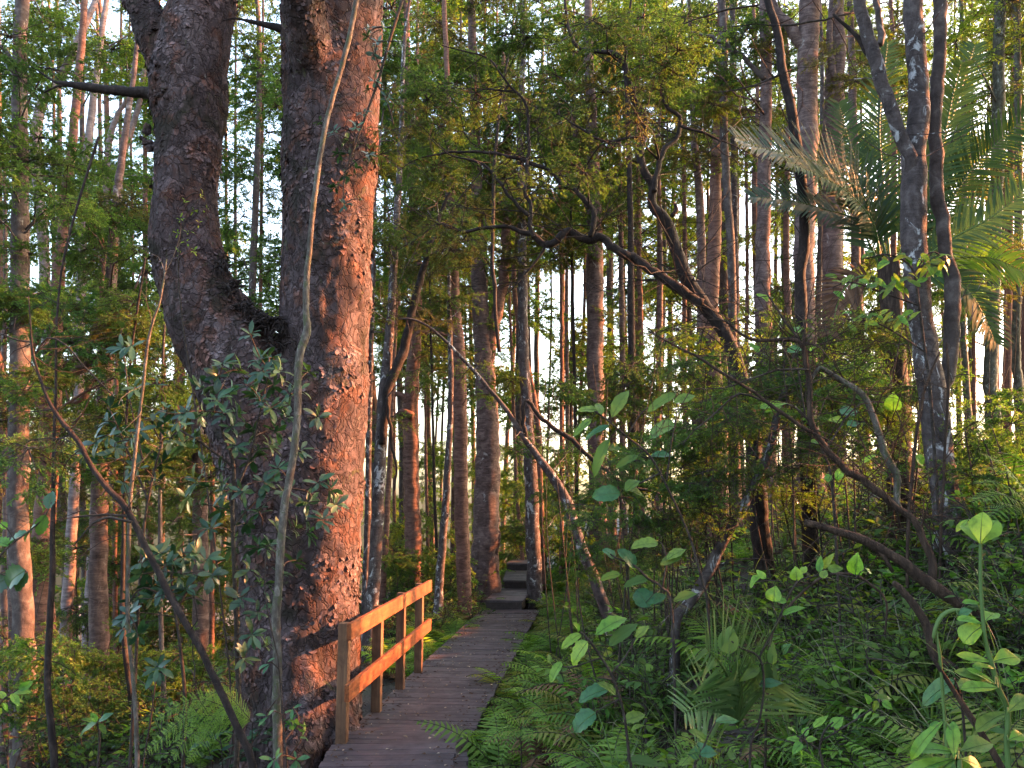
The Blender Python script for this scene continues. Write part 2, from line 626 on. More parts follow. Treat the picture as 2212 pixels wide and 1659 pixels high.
def deck(label, y0, y1, wl, wr, z, name='boardwalk', riser=True, hgt=.22):
    c = lerp_tab(CXT, y0)
    t = thing(name, (c, y0, z), label, 'boardwalk' if name == 'boardwalk' else 'step')
    mb = MB()
    plank_strip(mb, y0, y1, wl, wr, z)
    mb.build('decking', M_DECK, t)
    for s, wd in ((-1, wl), (1, wr)):
        mb = MB()
        k = max(2, int((y1 - y0) / 1.2) + 1)
        for i in range(k):
            a = y0 + .012 + (y1 - y0 - .024) * i / k
            b = y0 + .012 + (y1 - y0 - .024) * (i + 1) / k
            pa = V((lerp_tab(CXT, a) + s * (wd - .075), a, z - .037))
            pb = V((lerp_tab(CXT, b) + s * (wd - .075), b - .002, z - .037))
            beam(mb, pa, pb, .05, hgt)
        mb.build('bearer', M_BEARER, t)
    if riser:
        mb = MB()
        beam(mb, V((c - wl + .03, y0 + .03, z - .037)), V((c + wr - .03, y0 + .03, z - .037)), .04, hgt - .01)
        mb.build('riser', M_BEARER, t)
    return t
deck('long dark plank boardwalk leading past the orange handrail up to the steps', 7.0, 18.55, .61, .61, 0.0, hgt=.26, riser=False)
deck('nearest dark plank platform, at the bottom edge of the photo before the handrail', 3.4, 7.64, .55, .50, .18, 'boardwalk_platform', False, .17)
deck('lowest broad wooden step at the far end of the boardwalk beside the big straight trunk', 18.50, 21.3, .55, .27, .19, 'boardwalk_step')
deck('middle wooden step beyond the lowest step at the end of the boardwalk', 21.2, 24.55, .44, .30, .37, 'boardwalk_step')
deck('uppermost and farthest wooden step at the end of the boardwalk', 24.45, 27.5, .45, .32, .56, 'boardwalk_step')

# ------------------------------------------------------------------ handrail
def handrail():
    t = thing('handrail', P(741, 1575, 8.35), 'bright orange timber handrail with two rails on four posts beside the boardwalk', 'handrail')
    ta, tb = P(733, 1347, 8.22), P(918, 1252.5, 12.05)
    la, lb = P(741, 1480, 8.20), P(926, 1336, 12.05)
    tops = []
    for i, (u, v, Y) in enumerate(((739, 1575, 8.35), (813, 1530, 9.55), (864, 1482, 10.7), (904, 1440, 11.72))):
        b = P(u, v, Y)
        k = (Y - ta.y) / (tb.y - ta.y)
        zt = ta.z + (tb.z - ta.z) * k - .012
        mb = MB()
        hw = .05
        M = Matrix.Translation((b.x, b.y, 0)) @ Matrix.Rotation(-.1, 4, 'Z')
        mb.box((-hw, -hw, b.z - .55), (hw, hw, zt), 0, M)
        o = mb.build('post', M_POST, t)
        bo = MB()
        for zz in (zt - .05, zt - .10, la.z + (lb.z - la.z) * k - .05, la.z + (lb.z - la.z) * k - .10):
            bx_ = V((b.x + .0995, b.y - .012, zz))
            bo.tube([bx_, bx_ + V((.009, 0, 0))], [.011, .010], 8)
        bo.build('bolt', M_BEARER, o, False)
        bv = o.modifiers.new('bevel', 'BEVEL'); bv.width = .004; bv.segments = 1
        tops.append(b)
    for (a, b, nm, lab) in ((ta, tb, 'top_rail', None), (la, lb, 'lower_rail', None)):
        off = V((.055, 0, 0))
        # seat the rail on the deck side of the posts
        k0 = (a.y - tops[0].y) / (tops[3].y - tops[0].y)
        k1 = (b.y - tops[0].y) / (tops[3].y - tops[0].y)
        xa = tops[0].x + (tops[3].x - tops[0].x) * k0 + .077
        xb = tops[0].x + (tops[3].x - tops[0].x) * k1 + .077
        mb = MB()
        beam(mb, V((xa, a.y, a.z)), V((xb, b.y, b.z)), .046, .155)
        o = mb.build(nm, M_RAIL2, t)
        bv = o.modifiers.new('bevel', 'BEVEL'); bv.width = .005; bv.segments = 2
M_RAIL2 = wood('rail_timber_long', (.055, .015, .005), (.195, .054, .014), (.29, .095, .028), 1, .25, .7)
handrail()

# ------------------------------------------------------------------ big forked tree
def resample_tube(mb, path, Y, sides=36, up=0):
    ps, rs = px(path, Y)
    ps, rs = smooth_path(ps, rs, .25)
    mb.tube(ps, rs, sides)

def forked_tree():
    Y = 9.4
    base = P(645, 1655, Y)
    base.z = ground_z(base.x, base.y)
    t = thing('forked_tree', base, 'huge forked tree with flaking bark, its right trunk glowing orange, beside the handrail', 'tree')
    right = [(735, -420, 175), (726, -200, 190), (720, 0, 212), (716, 200, 204), (711, 400, 197), (708, 553, 192), (702, 690, 192), (696, 853, 198),
             (682, 1086, 204), (668, 1240, 216), (655, 1440, 248), (648, 1600, 285), (645, 1760, 340), (645, 1900, 380)]
    left = [(470, -420, 105), (452, -150, 118), (442, 0, 130), (424, 80, 150), (412, 150, 160), (408, 233, 158), (406, 317, 142), (401, 400, 137),
            (398, 500, 139), (408, 565, 152), (424, 625, 158), (455, 690, 176), (500, 770, 196), (545, 870, 215), (590, 990, 226), (622, 1106, 222), (645, 1300, 235), (645, 1500, 260)]
    sub = [(200, -330, 52), (245, -160, 60), (290, -20, 70), (330, 70, 76), (362, 150, 84), (388, 250, 90), (395, 330, 90)]
    lump = MB()
    for pa in (right, left, sub):
        resample_tube(lump, pa, Y)
    # limb towards the camera on the right trunk
    lp, lr = px([(640, -420, 80, 7.7), (650, -180, 92, 8.1), (655, 0, 96, 8.55), (668, 90, 98, 8.85), (684, 165, 92, 9.15), (695, 230, 70, 9.5)], Y)
    lp, lr = smooth_path(lp, lr, .2)
    lump.tube(lp, lr, 28)
    # buttress roots
    for (u, v, dy, uu) in ((560, 1640, -.3, 470), (640, 1660, -.9, 600), (735, 1600, -.5, 800), (700, 1600, .6, 830), (560, 1600, .6, 440)):
        a, b = P(640, 1380, Y + dy * .4), P(u, v, Y + dy)
        c = P(uu, 1700, Y + dy * 1.7)
        c.z = ground_z(c.x, c.y) - .1
        pp, rr = smooth_path([a, b, c], [.30, .22, .08], .15)
        lump.tube(pp, rr, 16)
    me = lump.mesh('trunk', [M_KAURI, M_FLAKE])
    o = bpy.data.objects.new('trunk_lump', me)
    COL.objects.link(o)
    rm = o.modifiers.new('r', 'REMESH'); rm.mode = 'VOXEL'; rm.voxel_size = .034
    sm = o.modifiers.new('s', 'SMOOTH'); sm.factor = .6; sm.iterations = 9
    dg = bpy.context.evaluated_depsgraph_get()
    m2 = bpy.data.meshes.new_from_object(o.evaluated_get(dg))
    bpy.data.objects.remove(o)
    vs = [v.co.copy() for v in m2.vertices]
    ns = [v.normal.copy() for v in m2.vertices]
    rr = random.Random(3)
    out = MB()
    for p, n in zip(vs, ns):
        q = V((p.x, p.y, p.z * .8))
        d = .040 * noise.noise(q * 2.2) + .022 * noise.noise(q * 5.5 + V((9, 0, 0)))
        c = noise.noise(q * 13 + V((0, 4, 0)))
        d += .010 * c
        vd = noise.voronoi(q * 7.5 + noise.noise_vector(q * 5) * .35)[0]
        d += .022 * min(.32, vd[1] - vd[0]) - .004
        d -= .020 * max(0, noise.noise(V((p.x * 9, p.y * 9, p.z * 2.2)) - V((0, 0, 3))) - .1)
        out.v.append(p + n * d)
    faces = [tuple(f.vertices) for f in m2.polygons]
    for f in faces:
        out.face(f, 0)
    # curling flakes of bark
    nf = len(faces)
    for _ in range(12000):
        f = faces[rr.randrange(nf)]
        p = out.v[f[0]].lerp(out.v[f[2]], rr.random())
        n = ns[f[0]]
        if n.y > .55 or n.z > .9 or noise.noise(p * 1.4) < -.05:
            continue
        pj = proj(p)
        if pj is None or pj[1] < -160:
            continue
        up = V((0, 0, 1))
        s = n.cross(up)
        if s.length < .2: continue
        s.normalize()
        dn = s.cross(n)
        if dn.z > 0: dn = -dn
        a = rr.uniform(-1.2, 1.2)
        d = dn * math.cos(a) + s * math.sin(a)
        e = d.cross(n)
        L, W = rr.uniform(.02, .05) * (1.6 if rr.random() < .15 else 1), rr.uniform(.02, .06)
        lift = rr.uniform(.12, .6)
        b = len(out.v)
        k = [rr.uniform(.6, 1.2) for _ in range(4)]
        p = p + n * .004
        out.v += [p - e * W * .5 * k[0], p + e * W * .5 * k[1],
                  p + d * L * .6 * k[2] + e * W * .45 + n * L * lift * .4, p + d * L * .6 * k[3] - e * W * .45 + n * L * lift * .45,
                  p + d * L * k[2] + e * W * .2 + n * L * lift, p + d * L * k[3] - e * W * .3 + n * L * lift]
        out.face((b, b + 1, b + 2, b + 3), 1, False)
        out.face((b + 3, b + 2, b + 4, b + 5), 1, False)
    out.build('trunk', [M_KAURI, M_FLAKE], t)
    # knobbly burls
    for (u, v, r, n) in ((352, 150, 17, 9), (348, 195, 19, 11), (345, 100, 13, 5), (320, 300, 22, 9), (478, 565, 13, 4), (500, 615, 13, 5), (395, 70, 12, 4)):
        bm = bmesh.new()
        rg = random.Random(u)
        for i in range(n):
            q = P(u + rg.uniform(-r, r), v + rg.uniform(-r, r) * 1.3, Y - .36 + rg.uniform(-.03, .05) if u > 340 and u < 470 else Y - .12)
            mt = Matrix.Translation(q) @ Matrix.Diagonal((1, .8, rg.uniform(.7, 1.4), 1))
            bmesh.ops.create_icosphere(bm, subdivisions=3, radius=rg.uniform(.025, .055), matrix=mt)
        b2 = MB()
        for vv in bm.verts:
            vv.index
            b2.v.append(vv.co + vv.normal * (.022 * noise.noise(vv.co * 22) + .01 * noise.noise(vv.co * 50)))
        bm.verts.ensure_lookup_table()
        for f in bm.faces:
            b2.face(tuple(x.index for x in f.verts), 0)
        bm.free()
        b2.build('burl', M_KAURI, t)
    for (u, v, r, n) in ((560, 688, 20, 16), (590, 702, 20, 16), (618, 712, 16, 10), (528, 662, 16, 12), (640, 745, 14, 8), (600, 740, 22, 12), (482, 572, 12, 8), (503, 618, 13, 9)):
        rg = random.Random(u + 1)
        b2 = MB()
        for i in range(n * 5):
            q = P(u + rg.uniform(-r, r), v + rg.uniform(-r, r) * .7, Y - .38 + rg.uniform(-.08, .22))
            d = V((rg.gauss(0, 1), rg.gauss(-.4, .6), rg.gauss(-.2, .8))).normalized()
            L = rg.uniform(.05, .16)
            b2.tube([q, q + d * L * .5 + V((0, 0, .01)), q + d * L + V((0, 0, -.03))], [rg.uniform(.008, .018), .007, .002], 5)
        b2.build('shaggy_growth', M_DARK, t)
    # side branches
    for path, yy in (([(335, 205, 34), (318, 200, 26), (290, 199, 24), (267, 197, 22), (230, 194, 20), (200, 190, 19), (160, 184, 15), (133, 180, 10), (117, 176, 6), (90, 158, 4), (67, 143, 2)], Y - .15),
                     ([(150, 183, 8), (120, 188, 5), (95, 200, 3)], Y - .15),
                     ([(640, 78, 22), (617, 66, 20), (592, 58, 16), (567, 52, 12), (540, 46, 8), (505, 40, 4), (480, 45, 2)], Y - .2)):
        ps, rs = px(path, yy)
        ps, rs = smooth_path(ps, rs, .05)
        mb = MB()
        mb.tube(ps, rs, 10, .18, 16)
        mb.build('branch', M_DARK, t)
    return t
BIG = forked_tree()

# ------------------------------------------------------------------ foliage meshes shared by copies
def clump_mesh(name, seed, nb, nt_, nl, L, W, flat=.55, droop=.15):
    """leafy spray of about one metre radius: branchlets, twigs and leaves"""
    rg = random.Random(seed)
    mb = MB()
    for i in range(nb):
        az = 2 * PI * (i + rg.random()) / nb
        el = rg.gauss(.15, .45)
        d = V((math.cos(az) * math.cos(el), math.sin(az) * math.cos(el), math.sin(el) * flat)).normalized()
        Lb = rg.uniform(.6, 1.05)
        pts = [V((0, 0, 0))]
        dd = d.copy()
        for k in range(6):
            dd = (dd + V((rg.gauss(0, .16), rg.gauss(0, .16), rg.gauss(-droop * .4, .12)))).normalized()
            pts.append(pts[-1] + dd * Lb / 6)
        mb.tube(pts, [.011 - .0014 * k for k in range(7)], 4, mat=1, cap=False)
        for j in range(nt_):
            t = rg.uniform(.22, 1.0)
            k = min(5, int(t * 6))
            p0 = pts[k].lerp(pts[k + 1], t * 6 - k)
            bd = (pts[k + 1] - pts[k]).normalized()
            sd = (bd.cross(V((0, 0, 1))).normalized() * rg.choice((-1, 1)) + bd * rg.uniform(.2, 1.2) + V((0, 0, rg.gauss(0, .4)))).normalized()
            Lt = rg.uniform(.16, .42) * (1.15 - .4 * t)
            pe = p0 + sd * Lt + V((0, 0, -droop * Lt))
            mb.tube([p0, p0.lerp(pe, .5) + V((0, 0, .01)), pe], [.0045, .0035, .002], 3, mat=1, cap=False)
            for m in range(nl):
                tt = rg.uniform(.05, 1.05)
                p = p0.lerp(pe, tt)
                sgn = 1 if m % 2 else -1
                lat = sd.cross(V((0, 0, 1)))
                lat = lat.normalized() if lat.length > .1 else V((1, 0, 0))
                ld = (sd * rg.uniform(.3, 1.0) + lat * sgn * rg.uniform(.4, 1.1) + V((0, 0, rg.gauss(-.1, .45)))).normalized()
                nn = V((rg.gauss(0, .55), rg.gauss(0, .55), 1)).normalized()
                nn = (nn - ld * nn.dot(ld)).normalized()
                f = rg.uniform(.65, 1.25)
                mb.leaf2(p, ld, nn, L * f, W * f, .22)
    return mb.mesh(name, [M_FINE, M_TWIG])

CL_FINE = [clump_mesh('foliage_fine', 10 + i, 13, 9, 24, .062, .024) for i in range(4)]
CL_BROAD = [clump_mesh('foliage_broad', 30 + i, 11, 8, 15, .095, .042, .7, .25) for i in range(3)]
CL_SPARSE = [clump_mesh('foliage_sparse', 50 + i, 10, 6, 12, .06, .026) for i in range(3)]
CL = {'fine': (CL_FINE, M_FINE), 'mid': (CL_FINE, M_MID), 'yel': (CL_FINE, M_YEL), 'bronze': (CL_FINE, M_BROWNISH),
      'broad': (CL_BROAD, M_MID), 'broadyel': (CL_BROAD, M_YEL), 'sparse': (CL_SPARSE, M_FINE), 'herb': (CL_BROAD, M_HERB),
      'sparseyel': (CL_SPARSE, M_YEL), 'spbronze': (CL_SPARSE, M_BROWNISH)}

def put_mesh(me, mat, name, parent, p, s, rz, tilt=0.0, rg=R):
    o = bpy.data.objects.new(name, me)
    COL.objects.link(o)
    if parent is not None:
        o.parent = parent
        p = p - parent.location
    o.location = p
    o.scale = (s, s, s * rg.uniform(.85, 1.15))
    o.rotation_euler = (rg.gauss(0, tilt), rg.gauss(0, tilt), rz)
    if mat is not None:
        o.material_slots[0].link = 'OBJECT'
        o.material_slots[0].material = mat
    return o

TAN_E = math.tan(SUN_EL)
def shades_sun(p, r):
    """would a clump here shade the sunlit big trunk or the handrail?"""
    q = p.y * math.cos(math.pi / 2 - SUN_AZ) - p.x * math.sin(math.pi / 2 - SUN_AZ)
    if p.x < -1.0 or q < 8.2 - r or q > 12.4 + r:
        return False
    d = (p.x + 1.6) / math.sin(SUN_AZ)
    z = p.z - d * TAN_E
    return .5 - r * .5 < z < 3.9 + r * .5

def sun_lane(p, r):
    """opening on the right through which low sun reaches the middle trunks"""
    if p.x < 2.6: return False
    q = p.y * math.cos(math.pi / 2 - SUN_AZ) - p.x * math.sin(math.pi / 2 - SUN_AZ)
    z = p.z - (p.x + .6) / math.sin(SUN_AZ) * TAN_E
    return 17.2 - r < q < 22.2 + r and -.5 - r < z < 5.5 + r

class Tree:
    def __init__(self, name, label, path, Y, mat, cat='tree', group=None, sides=14, amp=.07, freq=2.5, ridge=0.0, top=None, base=True, step=.18, flare=1.35):
        ps, rs = px(path, Y)
        # path runs from the ground upwards
        p0 = ps[0]
        gz = ground_z(p0.x, p0.y)
        if base:
            d = (ps[0] - ps[1]).normalized()
            if p0.z > gz + .02:
                n = (p0.z - gz)
                dn = V((d.x * .25, d.y * .25, -1))
                f = p0 + dn * n
                f.z = ground_z(f.x, f.y) - .12
                ps.insert(0, f); rs.insert(0, rs[0] * flare)
                if n > 1.0:
                    m = f.lerp(p0, .75)
                    ps.insert(1, m); rs.insert(1, rs[1] * 1.06)
            else:
                f = p0.copy(); f.z = min(p0.z, gz) - .12
                if (f - p0).length > .05:
                    ps.insert(0, f); rs.insert(0, rs[0] * 1.15)
        if top:
            d = (ps[-1] - ps[-2]).normalized()
            d = (d + V((0, 0, .6))).normalized()
            ps.append(ps[-1] + d * top * .5); rs.append(rs[-1] * .75)
            ps.append(ps[-1] + V((R.uniform(-.2, .2), R.uniform(-.2, .2), 1)).normalized() * top * .5); rs.append(.015)
        self.pts, self.rad = smooth_path(ps, rs, step)
        wob = [.35 * r if r < .05 else .2 * r for r in self.rad]
        self.pts = [p + (noise.noise_vector(p * 3.0) + noise.noise_vector(p * 9.0) * .5) * k for p, k in zip(self.pts, wob)]
        loc = self.pts[0].copy()
        loc.z = ground_z(loc.x, loc.y) if base else loc.z
        self.root = thing(name, loc, label, cat, group)
        self.mb = MB()
        self.mat = mat
        self.mb.tube(self.pts, self.rad, sides, amp, freq, seed=R.uniform(0, 50), ridge=ridge)
        self.clumps = []

    def limb(self, path, Y, name='branch', mat=None, sides=8, amp=.1, step=.08, freq=6):
        ps, rs = px(path, Y)
        ps, rs = smooth_path(ps, rs, step)
        wob = [1.5 * r if r < .05 else .5 * r for r in rs]
        ps = [p + (noise.noise_vector(p * 5.0) * .8 + noise.noise_vector(p * 13.0) * .45) * k for p, k in zip(ps, wob)]
        mb = MB()
        mb.tube(ps, rs, sides, amp, freq, seed=R.uniform(0, 50))
        mb.build(name, mat or self.mat, self.root)
        self.pts += ps; self.rad += rs
        return self

    def twiggy(self, n, u, v, ru, rv, Y, r0=.008, L=1.0, rg=R):
        """bare twigs leaving the limbs within an oval of the picture"""
        near = []
        for p, r in zip(self.pts, self.rad):
            q = proj(p)
            if q and abs(q[0] - u) < ru and abs(q[1] - v) < rv:
                near.append((p, r))
        if not near: return self
        for i in range(n):
            p, r = rg.choice(near)
            d = V((rg.gauss(0, 1), rg.gauss(0, .5), rg.gauss(.25, .7))).normalized()
            pts = [p]
            for k in range(6):
                d = (d + V((rg.gauss(0, .25), rg.gauss(0, .2), rg.gauss(.03, .22)))).normalized()
                pts.append(pts[-1] + d * L * rg.uniform(.1, .22))
            rr = min(r * .6, r0)
            self.mb.tube(pts, [rr * (1 - k / 7.5) for k in range(7)], 4, cap=False)
            if rg.random() < .6:
                q0 = pts[3]; d2 = (d + V((rg.gauss(0, .8), 0, rg.gauss(0, .8)))).normalized()
                self.mb.tube([q0, q0 + d2 * L * .2, q0 + d2 * L * .38 + V((0, 0, rg.gauss(0, .06)))], [rr * .5, rr * .4, rr * .2], 4, cap=False)
        return self

    def crown(self, n, u, v, ru, rv, dY=1.0, r=.8, kinds=('fine',), Y=None, rg=R, connect=True, tilt=.25, keep=True):
        for i in range(n):
            for _ in range(8):
                a, b = rg.uniform(-1, 1), rg.uniform(-1, 1)
                if a * a + b * b > 1: continue
                yy = (Y if Y else self.root.location.y) + rg.uniform(-dY, dY)
                p = P(u + a * ru, v + b * rv, yy)
                if keep and shades_sun(p, r): continue
                break
            else:
                continue
            self.add(p, r * rg.uniform(.75, 1.25), rg.choice(kinds), rg, connect, tilt)
        return self

    def add(self, p, r, kind, rg=R, connect=True, tilt=.25):
        if sun_lane(p, r) and rg.random() < .88: return
        mes, mat = CL[kind]
        put_mesh(rg.choice(mes), mat, 'foliage', self.root, p, r, rg.uniform(0, 6.28), tilt, rg)
        if connect:
            best = min(range(len(self.pts)), key=lambda k: (self.pts[k] - p).length + 1.6 * max(0, self.pts[k].z - (p.z - .15 * (p - self.pts[k]).length)))
            a, ra = self.pts[best], self.rad[best]
            L = (p - a).length
            if L > .05:
                m1 = a.lerp(p, .35) + V((rg.gauss(0, .06), rg.gauss(0, .06), rg.gauss(.06, .06))) * L
                m2 = a.lerp(p, .7) + V((rg.gauss(0, .06), rg.gauss(0, .06), rg.gauss(.06, .05))) * L
                r0 = min(ra * .5, .006 + .009 * L)
                pts, rr = smooth_path([a, m1, m2, p], [r0, r0 * .75, r0 * .55, max(.005, r0 * .4)], .35)
                self.mb.tube(pts, rr, 5, cap=False)

    def done(self):
        self.mb.build('trunk', self.mat, self.root)
        return self.root

# ------------------------------------------------------------------ trees of the left
G_KAURI = None
t = Tree('ricker_tree', 'straight banded grey trunk at the far left edge with a pale ring halfway up', [(50, 1620, 46), (55, 1436, 44), (45, 1250, 42), (40, 1103, 41), (42, 886, 42), (43, 720, 39), (42, 586, 38), (43, 400, 34), (42, 200, 30), (43, 100, 28), (48, 0, 27), (52, -200, 22)], 10.5, M_GREY, top=3)
t.limb([(36, 190, 14), (28, 140, 12), (12, 112, 9), (-15, 92, 7)], 10.5)
t.limb([(40, 880, 20), (15, 830, 18), (-10, 760, 16), (-40, 640, 14)], 10.6, mat=M_RED)
t.limb([(40, 1010, 26), (20, 960, 24), (-5, 925, 22), (-40, 860, 20)], 10.8, mat=M_RED)
t.crown(20, 40, 440, 130, 260, 1.0, .55, ('fine', 'mid', 'mid'))
t.crown(8, 20, 120, 110, 120, 1.0, .6, ('fine', 'mid'))
t.crown(6, 40, 900, 110, 180, 1.0, .5, ('sparse', 'fine'))
t.done()

t = Tree('ricker_tree', 'reddish trunk throwing crooked branches both ways, second from the left edge', [(97, 1590, 62), (95, 1473, 55), (93, 1340, 51), (92, 1173, 45), (103, 1053, 40), (107, 920, 43), (113, 836, 40), (117, 753, 34), (123, 653, 31), (130, 560, 25), (142, 440, 21), (150, 367, 20), (173, 133, 16), (183, 0, 13), (190, -150, 10)], 13, M_RED, top=2)
t.limb([(120, 830, 26), (137, 812, 25), (173, 798, 22), (213, 772, 18), (247, 744, 14), (280, 700, 9), (300, 650, 5)], 12.9, amp=.06)
t.limb([(128, 806, 16), (143, 793, 18), (187, 760, 14), (213, 696, 11), (220, 620, 9), (226, 540, 6)], 13.2, amp=.06)
t.limb([(113, 905, 24), (103, 886, 22), (83, 868, 20), (60, 846, 17), (35, 835, 14)], 12.8, amp=.06)
t.limb([(107, 860, 18), (92, 800, 16), (72, 765, 15), (80, 730, 14), (97, 690, 13), (104, 600, 9)], 13.1, amp=.06)
t.limb([(150, 875, 8), (180, 862, 16), (195, 835, 14), (210, 810, 9)], 13.6, amp=.06)
t.crown(24, 190, 800, 160, 250, 1.6, .6, ('fine', 'spbronze', 'sparse', 'mid'))
t.crown(10, 130, 480, 100, 120, 1.5, .6, ('mid', 'fine'))
t.done()

t = Tree('pale_tree', 'slim pinkish white stem rising into the bright gap at upper left', [(170, 900, 20), (176, 600, 19), (181, 410, 18), (187, 333, 17), (200, 233, 16), (217, 83, 13), (230, 0, 12), (236, -120, 9)], 16, M_WHITE, top=3)
t.crown(8, 220, 60, 90, 120, 1.5, .7, ('fine', 'yel'))
t.crown(5, 190, 330, 80, 130, 1.5, .6, ('mid', 'fine'))
t.done()
t = Tree('pale_tree', 'pale stem bending diagonally to the right across the upper left sky', [(105, 900, 22), (98, 600, 22), (86, 430, 22), (76, 330, 24), (87, 233, 22), (127, 173, 19), (167, 93, 17), (195, 30, 14), (207, 0, 13), (222, -100, 9)], 14.5, M_WHITE, top=2)
t.crown(6, 150, 60, 90, 90, 1.3, .6, ('fine', 'mid'))
t.done()
for (pa, lab) in (([(215, 900, 15), (222, 600, 14), (233, 333, 13), (253, 250, 11), (273, 213, 8), (290, 120, 6)], 'left one of two thin pale stems in the bright gap beside the forked tree'),
                  ([(236, 880, 17), (248, 560, 16), (262, 360, 14), (283, 283, 13), (303, 213, 11), (318, 90, 8)], 'right one of two thin pale stems in the bright gap beside the forked tree')):
    t = Tree('pale_tree', lab, pa, 18.5, M_WHITE, top=4)
    t.crown(7, pa[-1][0], 130, 70, 150, 2, .7, ('fine', 'mid', 'yel'))
    t.crown(6, pa[2][0], 480, 80, 170, 2, .75, ('mid', 'fine'))
    t.done()

t = Tree('ricker_tree', 'dark blotched trunk standing in the undergrowth between the reddish trunk and the forked tree', [(214, 1560, 46), (216, 1440, 41), (213, 1240, 38), (214, 1100, 36), (224, 900, 31), (236, 700, 26), (246, 500, 20), (258, 380, 16), (290, 150, 10)], 14, M_RICKER, top=3, ridge=.04)
t.crown(16, 250, 620, 90, 330, 2, .75, ('fine', 'mid', 'mid', 'bronze'))
t.crown(8, 270, 950, 110, 160, 1.5, .6, ('sparse', 'fine', 'bronze'))
t.done()
t = Tree('ricker_tree', 'mottled trunk in the undergrowth just left of the forked tree, orange along one edge', [(432, 1520, 40), (432, 1430, 36), (433, 1300, 34), (432, 1000, 30), (424, 800, 26), (420, 500, 20)], 15, M_RICKER, top=4)
t.crown(12, 420, 1100, 110, 230, 1.6, .6, ('sparse', 'fine', 'mid'))
t.done()
t = Tree('thin_tree', 'slender orange lit stem close beside the mottled trunk left of the forked tree', [(458, 1500, 13), (457, 1306, 12), (460, 1100, 11), (452, 800, 9)], 15.8, M_RED, top=4, sides=9)
t.crown(6, 450, 1000, 60, 200, 1.2, .55, ('fine', 'sparse'))
t.done()
k = 0
for (pa, yy, mt, lab) in (
    ([(12, 1560, 20), (10, 1306, 17), (14, 1100, 16), (8, 800, 12)], 11.5, M_RICKER, 'thin grey stem at the extreme left edge'),
    ([(30, 1590, 21), (27, 1306, 18), (22, 1050, 15), (26, 800, 11)], 11.0, M_RICKER, 'thin dark grey stem in front of the banded trunk at the left edge'),
    ([(117, 1659, 17), (110, 1560, 15), (103, 1473, 14), (107, 1340, 13), (113, 1200, 12), (115, 1050, 9), (119, 900, 6)], 8.5, M_DARK, 'dark thin stem crossing in front of the reddish trunk at left'),
    ([(290, 1606, 13), (283, 1506, 12), (267, 1373, 11), (265, 1240, 9), (270, 1050, 7)], 11, M_DARK, 'dark thin stem right of the dark blotched trunk at left'),
    ([(357, 1590, 12), (353, 1473, 11), (347, 1340, 10), (345, 1150, 9), (350, 900, 7)], 11.5, M_GREY, 'thin grey stem midway between the dark blotched trunk and the forked tree'),
    ([(255, 1560, 12), (250, 1400, 11), (248, 1200, 10), (252, 900, 8)], 16, M_RED, 'thin reddish stem behind the dark blotched trunk at left'),
    ([(160, 1480, 15), (158, 1300, 14), (163, 1000, 12), (165, 700, 9)], 20, M_RED, 'thin reddish stem in the gap right of the reddish trunk'),
    ([(395, 1480, 14), (392, 1300, 13), (385, 1000, 11), (380, 700, 9)], 20, M_RICKER, 'thin banded stem far behind, left of the mottled trunk')):
    t = Tree('thin_tree', lab, pa, yy, mt, top=3, sides=9)
    t.crown(5, pa[-1][0], 850, 80, 220, 1.0, .55, ('fine', 'mid', 'spbronze'))
    t.done()

# ------------------------------------------------------------------ saplings before the forked tree
t = Tree('sapling', 'pale slender sapling standing right in front of the forked trunk', [(600, 1659, 20.8), (598, 1506, 20.0), (598, 1340, 18.4), (603, 1240, 17.6), (613, 1106, 16.8), (623, 1053, 16.0), (637, 953, 16.0), (643, 870, 15.2), (647, 770, 16.8), (662, 713, 17.6), (660, 670, 13.6), (663, 586, 12.8), (667, 550, 11.2), (683, 400, 12.0), (697, 300, 11.2), (717, 217, 11.2), (740, 140, 11.2), (757, 67, 11.2), (770, 0, 11.2), (800, -150, 8.8), (830, -300, 4.8)], 6.5, M_PALE, sides=12, amp=.09, freq=9, step=.06, flare=1.15)
SAP1 = t
t.done()
t = Tree('sapling', 'dark sapling leaning from the bottom beside the forked tree up to the left', [(547, 1659, 17), (510, 1566, 16), (483, 1506, 16), (450, 1440, 15), (417, 1373, 15), (363, 1279, 15), (317, 1189, 14), (273, 1100, 13), (220, 1040, 12), (190, 996, 11), (167, 953, 11), (123, 896, 9), (97, 846, 7), (73, 770, 5), (67, 713, 4), (62, 640, 2)], 6.6, M_DARK, sides=10, amp=.08, freq=10, step=.06, flare=1.1)
t.limb([(70, 740, 4), (40, 735, 3.5), (0, 720, 3)], 6.6, mat=M_TWIG)
t.limb([(75, 765, 4), (100, 730, 4), (140, 745, 3.5), (200, 810, 3), (250, 860, 2)], 6.5, mat=M_TWIG)
t.limb([(285, 1125, 6), (240, 1118, 6), (200, 1130, 5), (170, 1165, 4), (160, 1180, 2)], 6.4, mat=M_TWIG)
t.limb([(280, 1118, 6), (230, 1112, 5), (160, 1117, 4)], 6.6, mat=M_TWIG)
t.twiggy(26, 200, 1000, 260, 420, 6.6, .005, .8)
t.done()
t = Tree('sapling', 'thin pale stem left of the forked tree, bowing to the right at its top', [(297, 1659, 11), (290, 1506, 10), (277, 1340, 9), (278, 1200, 9), (280, 1103, 9), (293, 970, 8), (307, 853, 7), (317, 753, 7), (332, 690, 6), (347, 646, 5), (360, 560, 3)], 6.8, M_PALE, sides=8, amp=.06, freq=10, step=.08, flare=1.1)
t.twiggy(12, 310, 850, 60, 300, 6.8, .004, .5)
t.done()

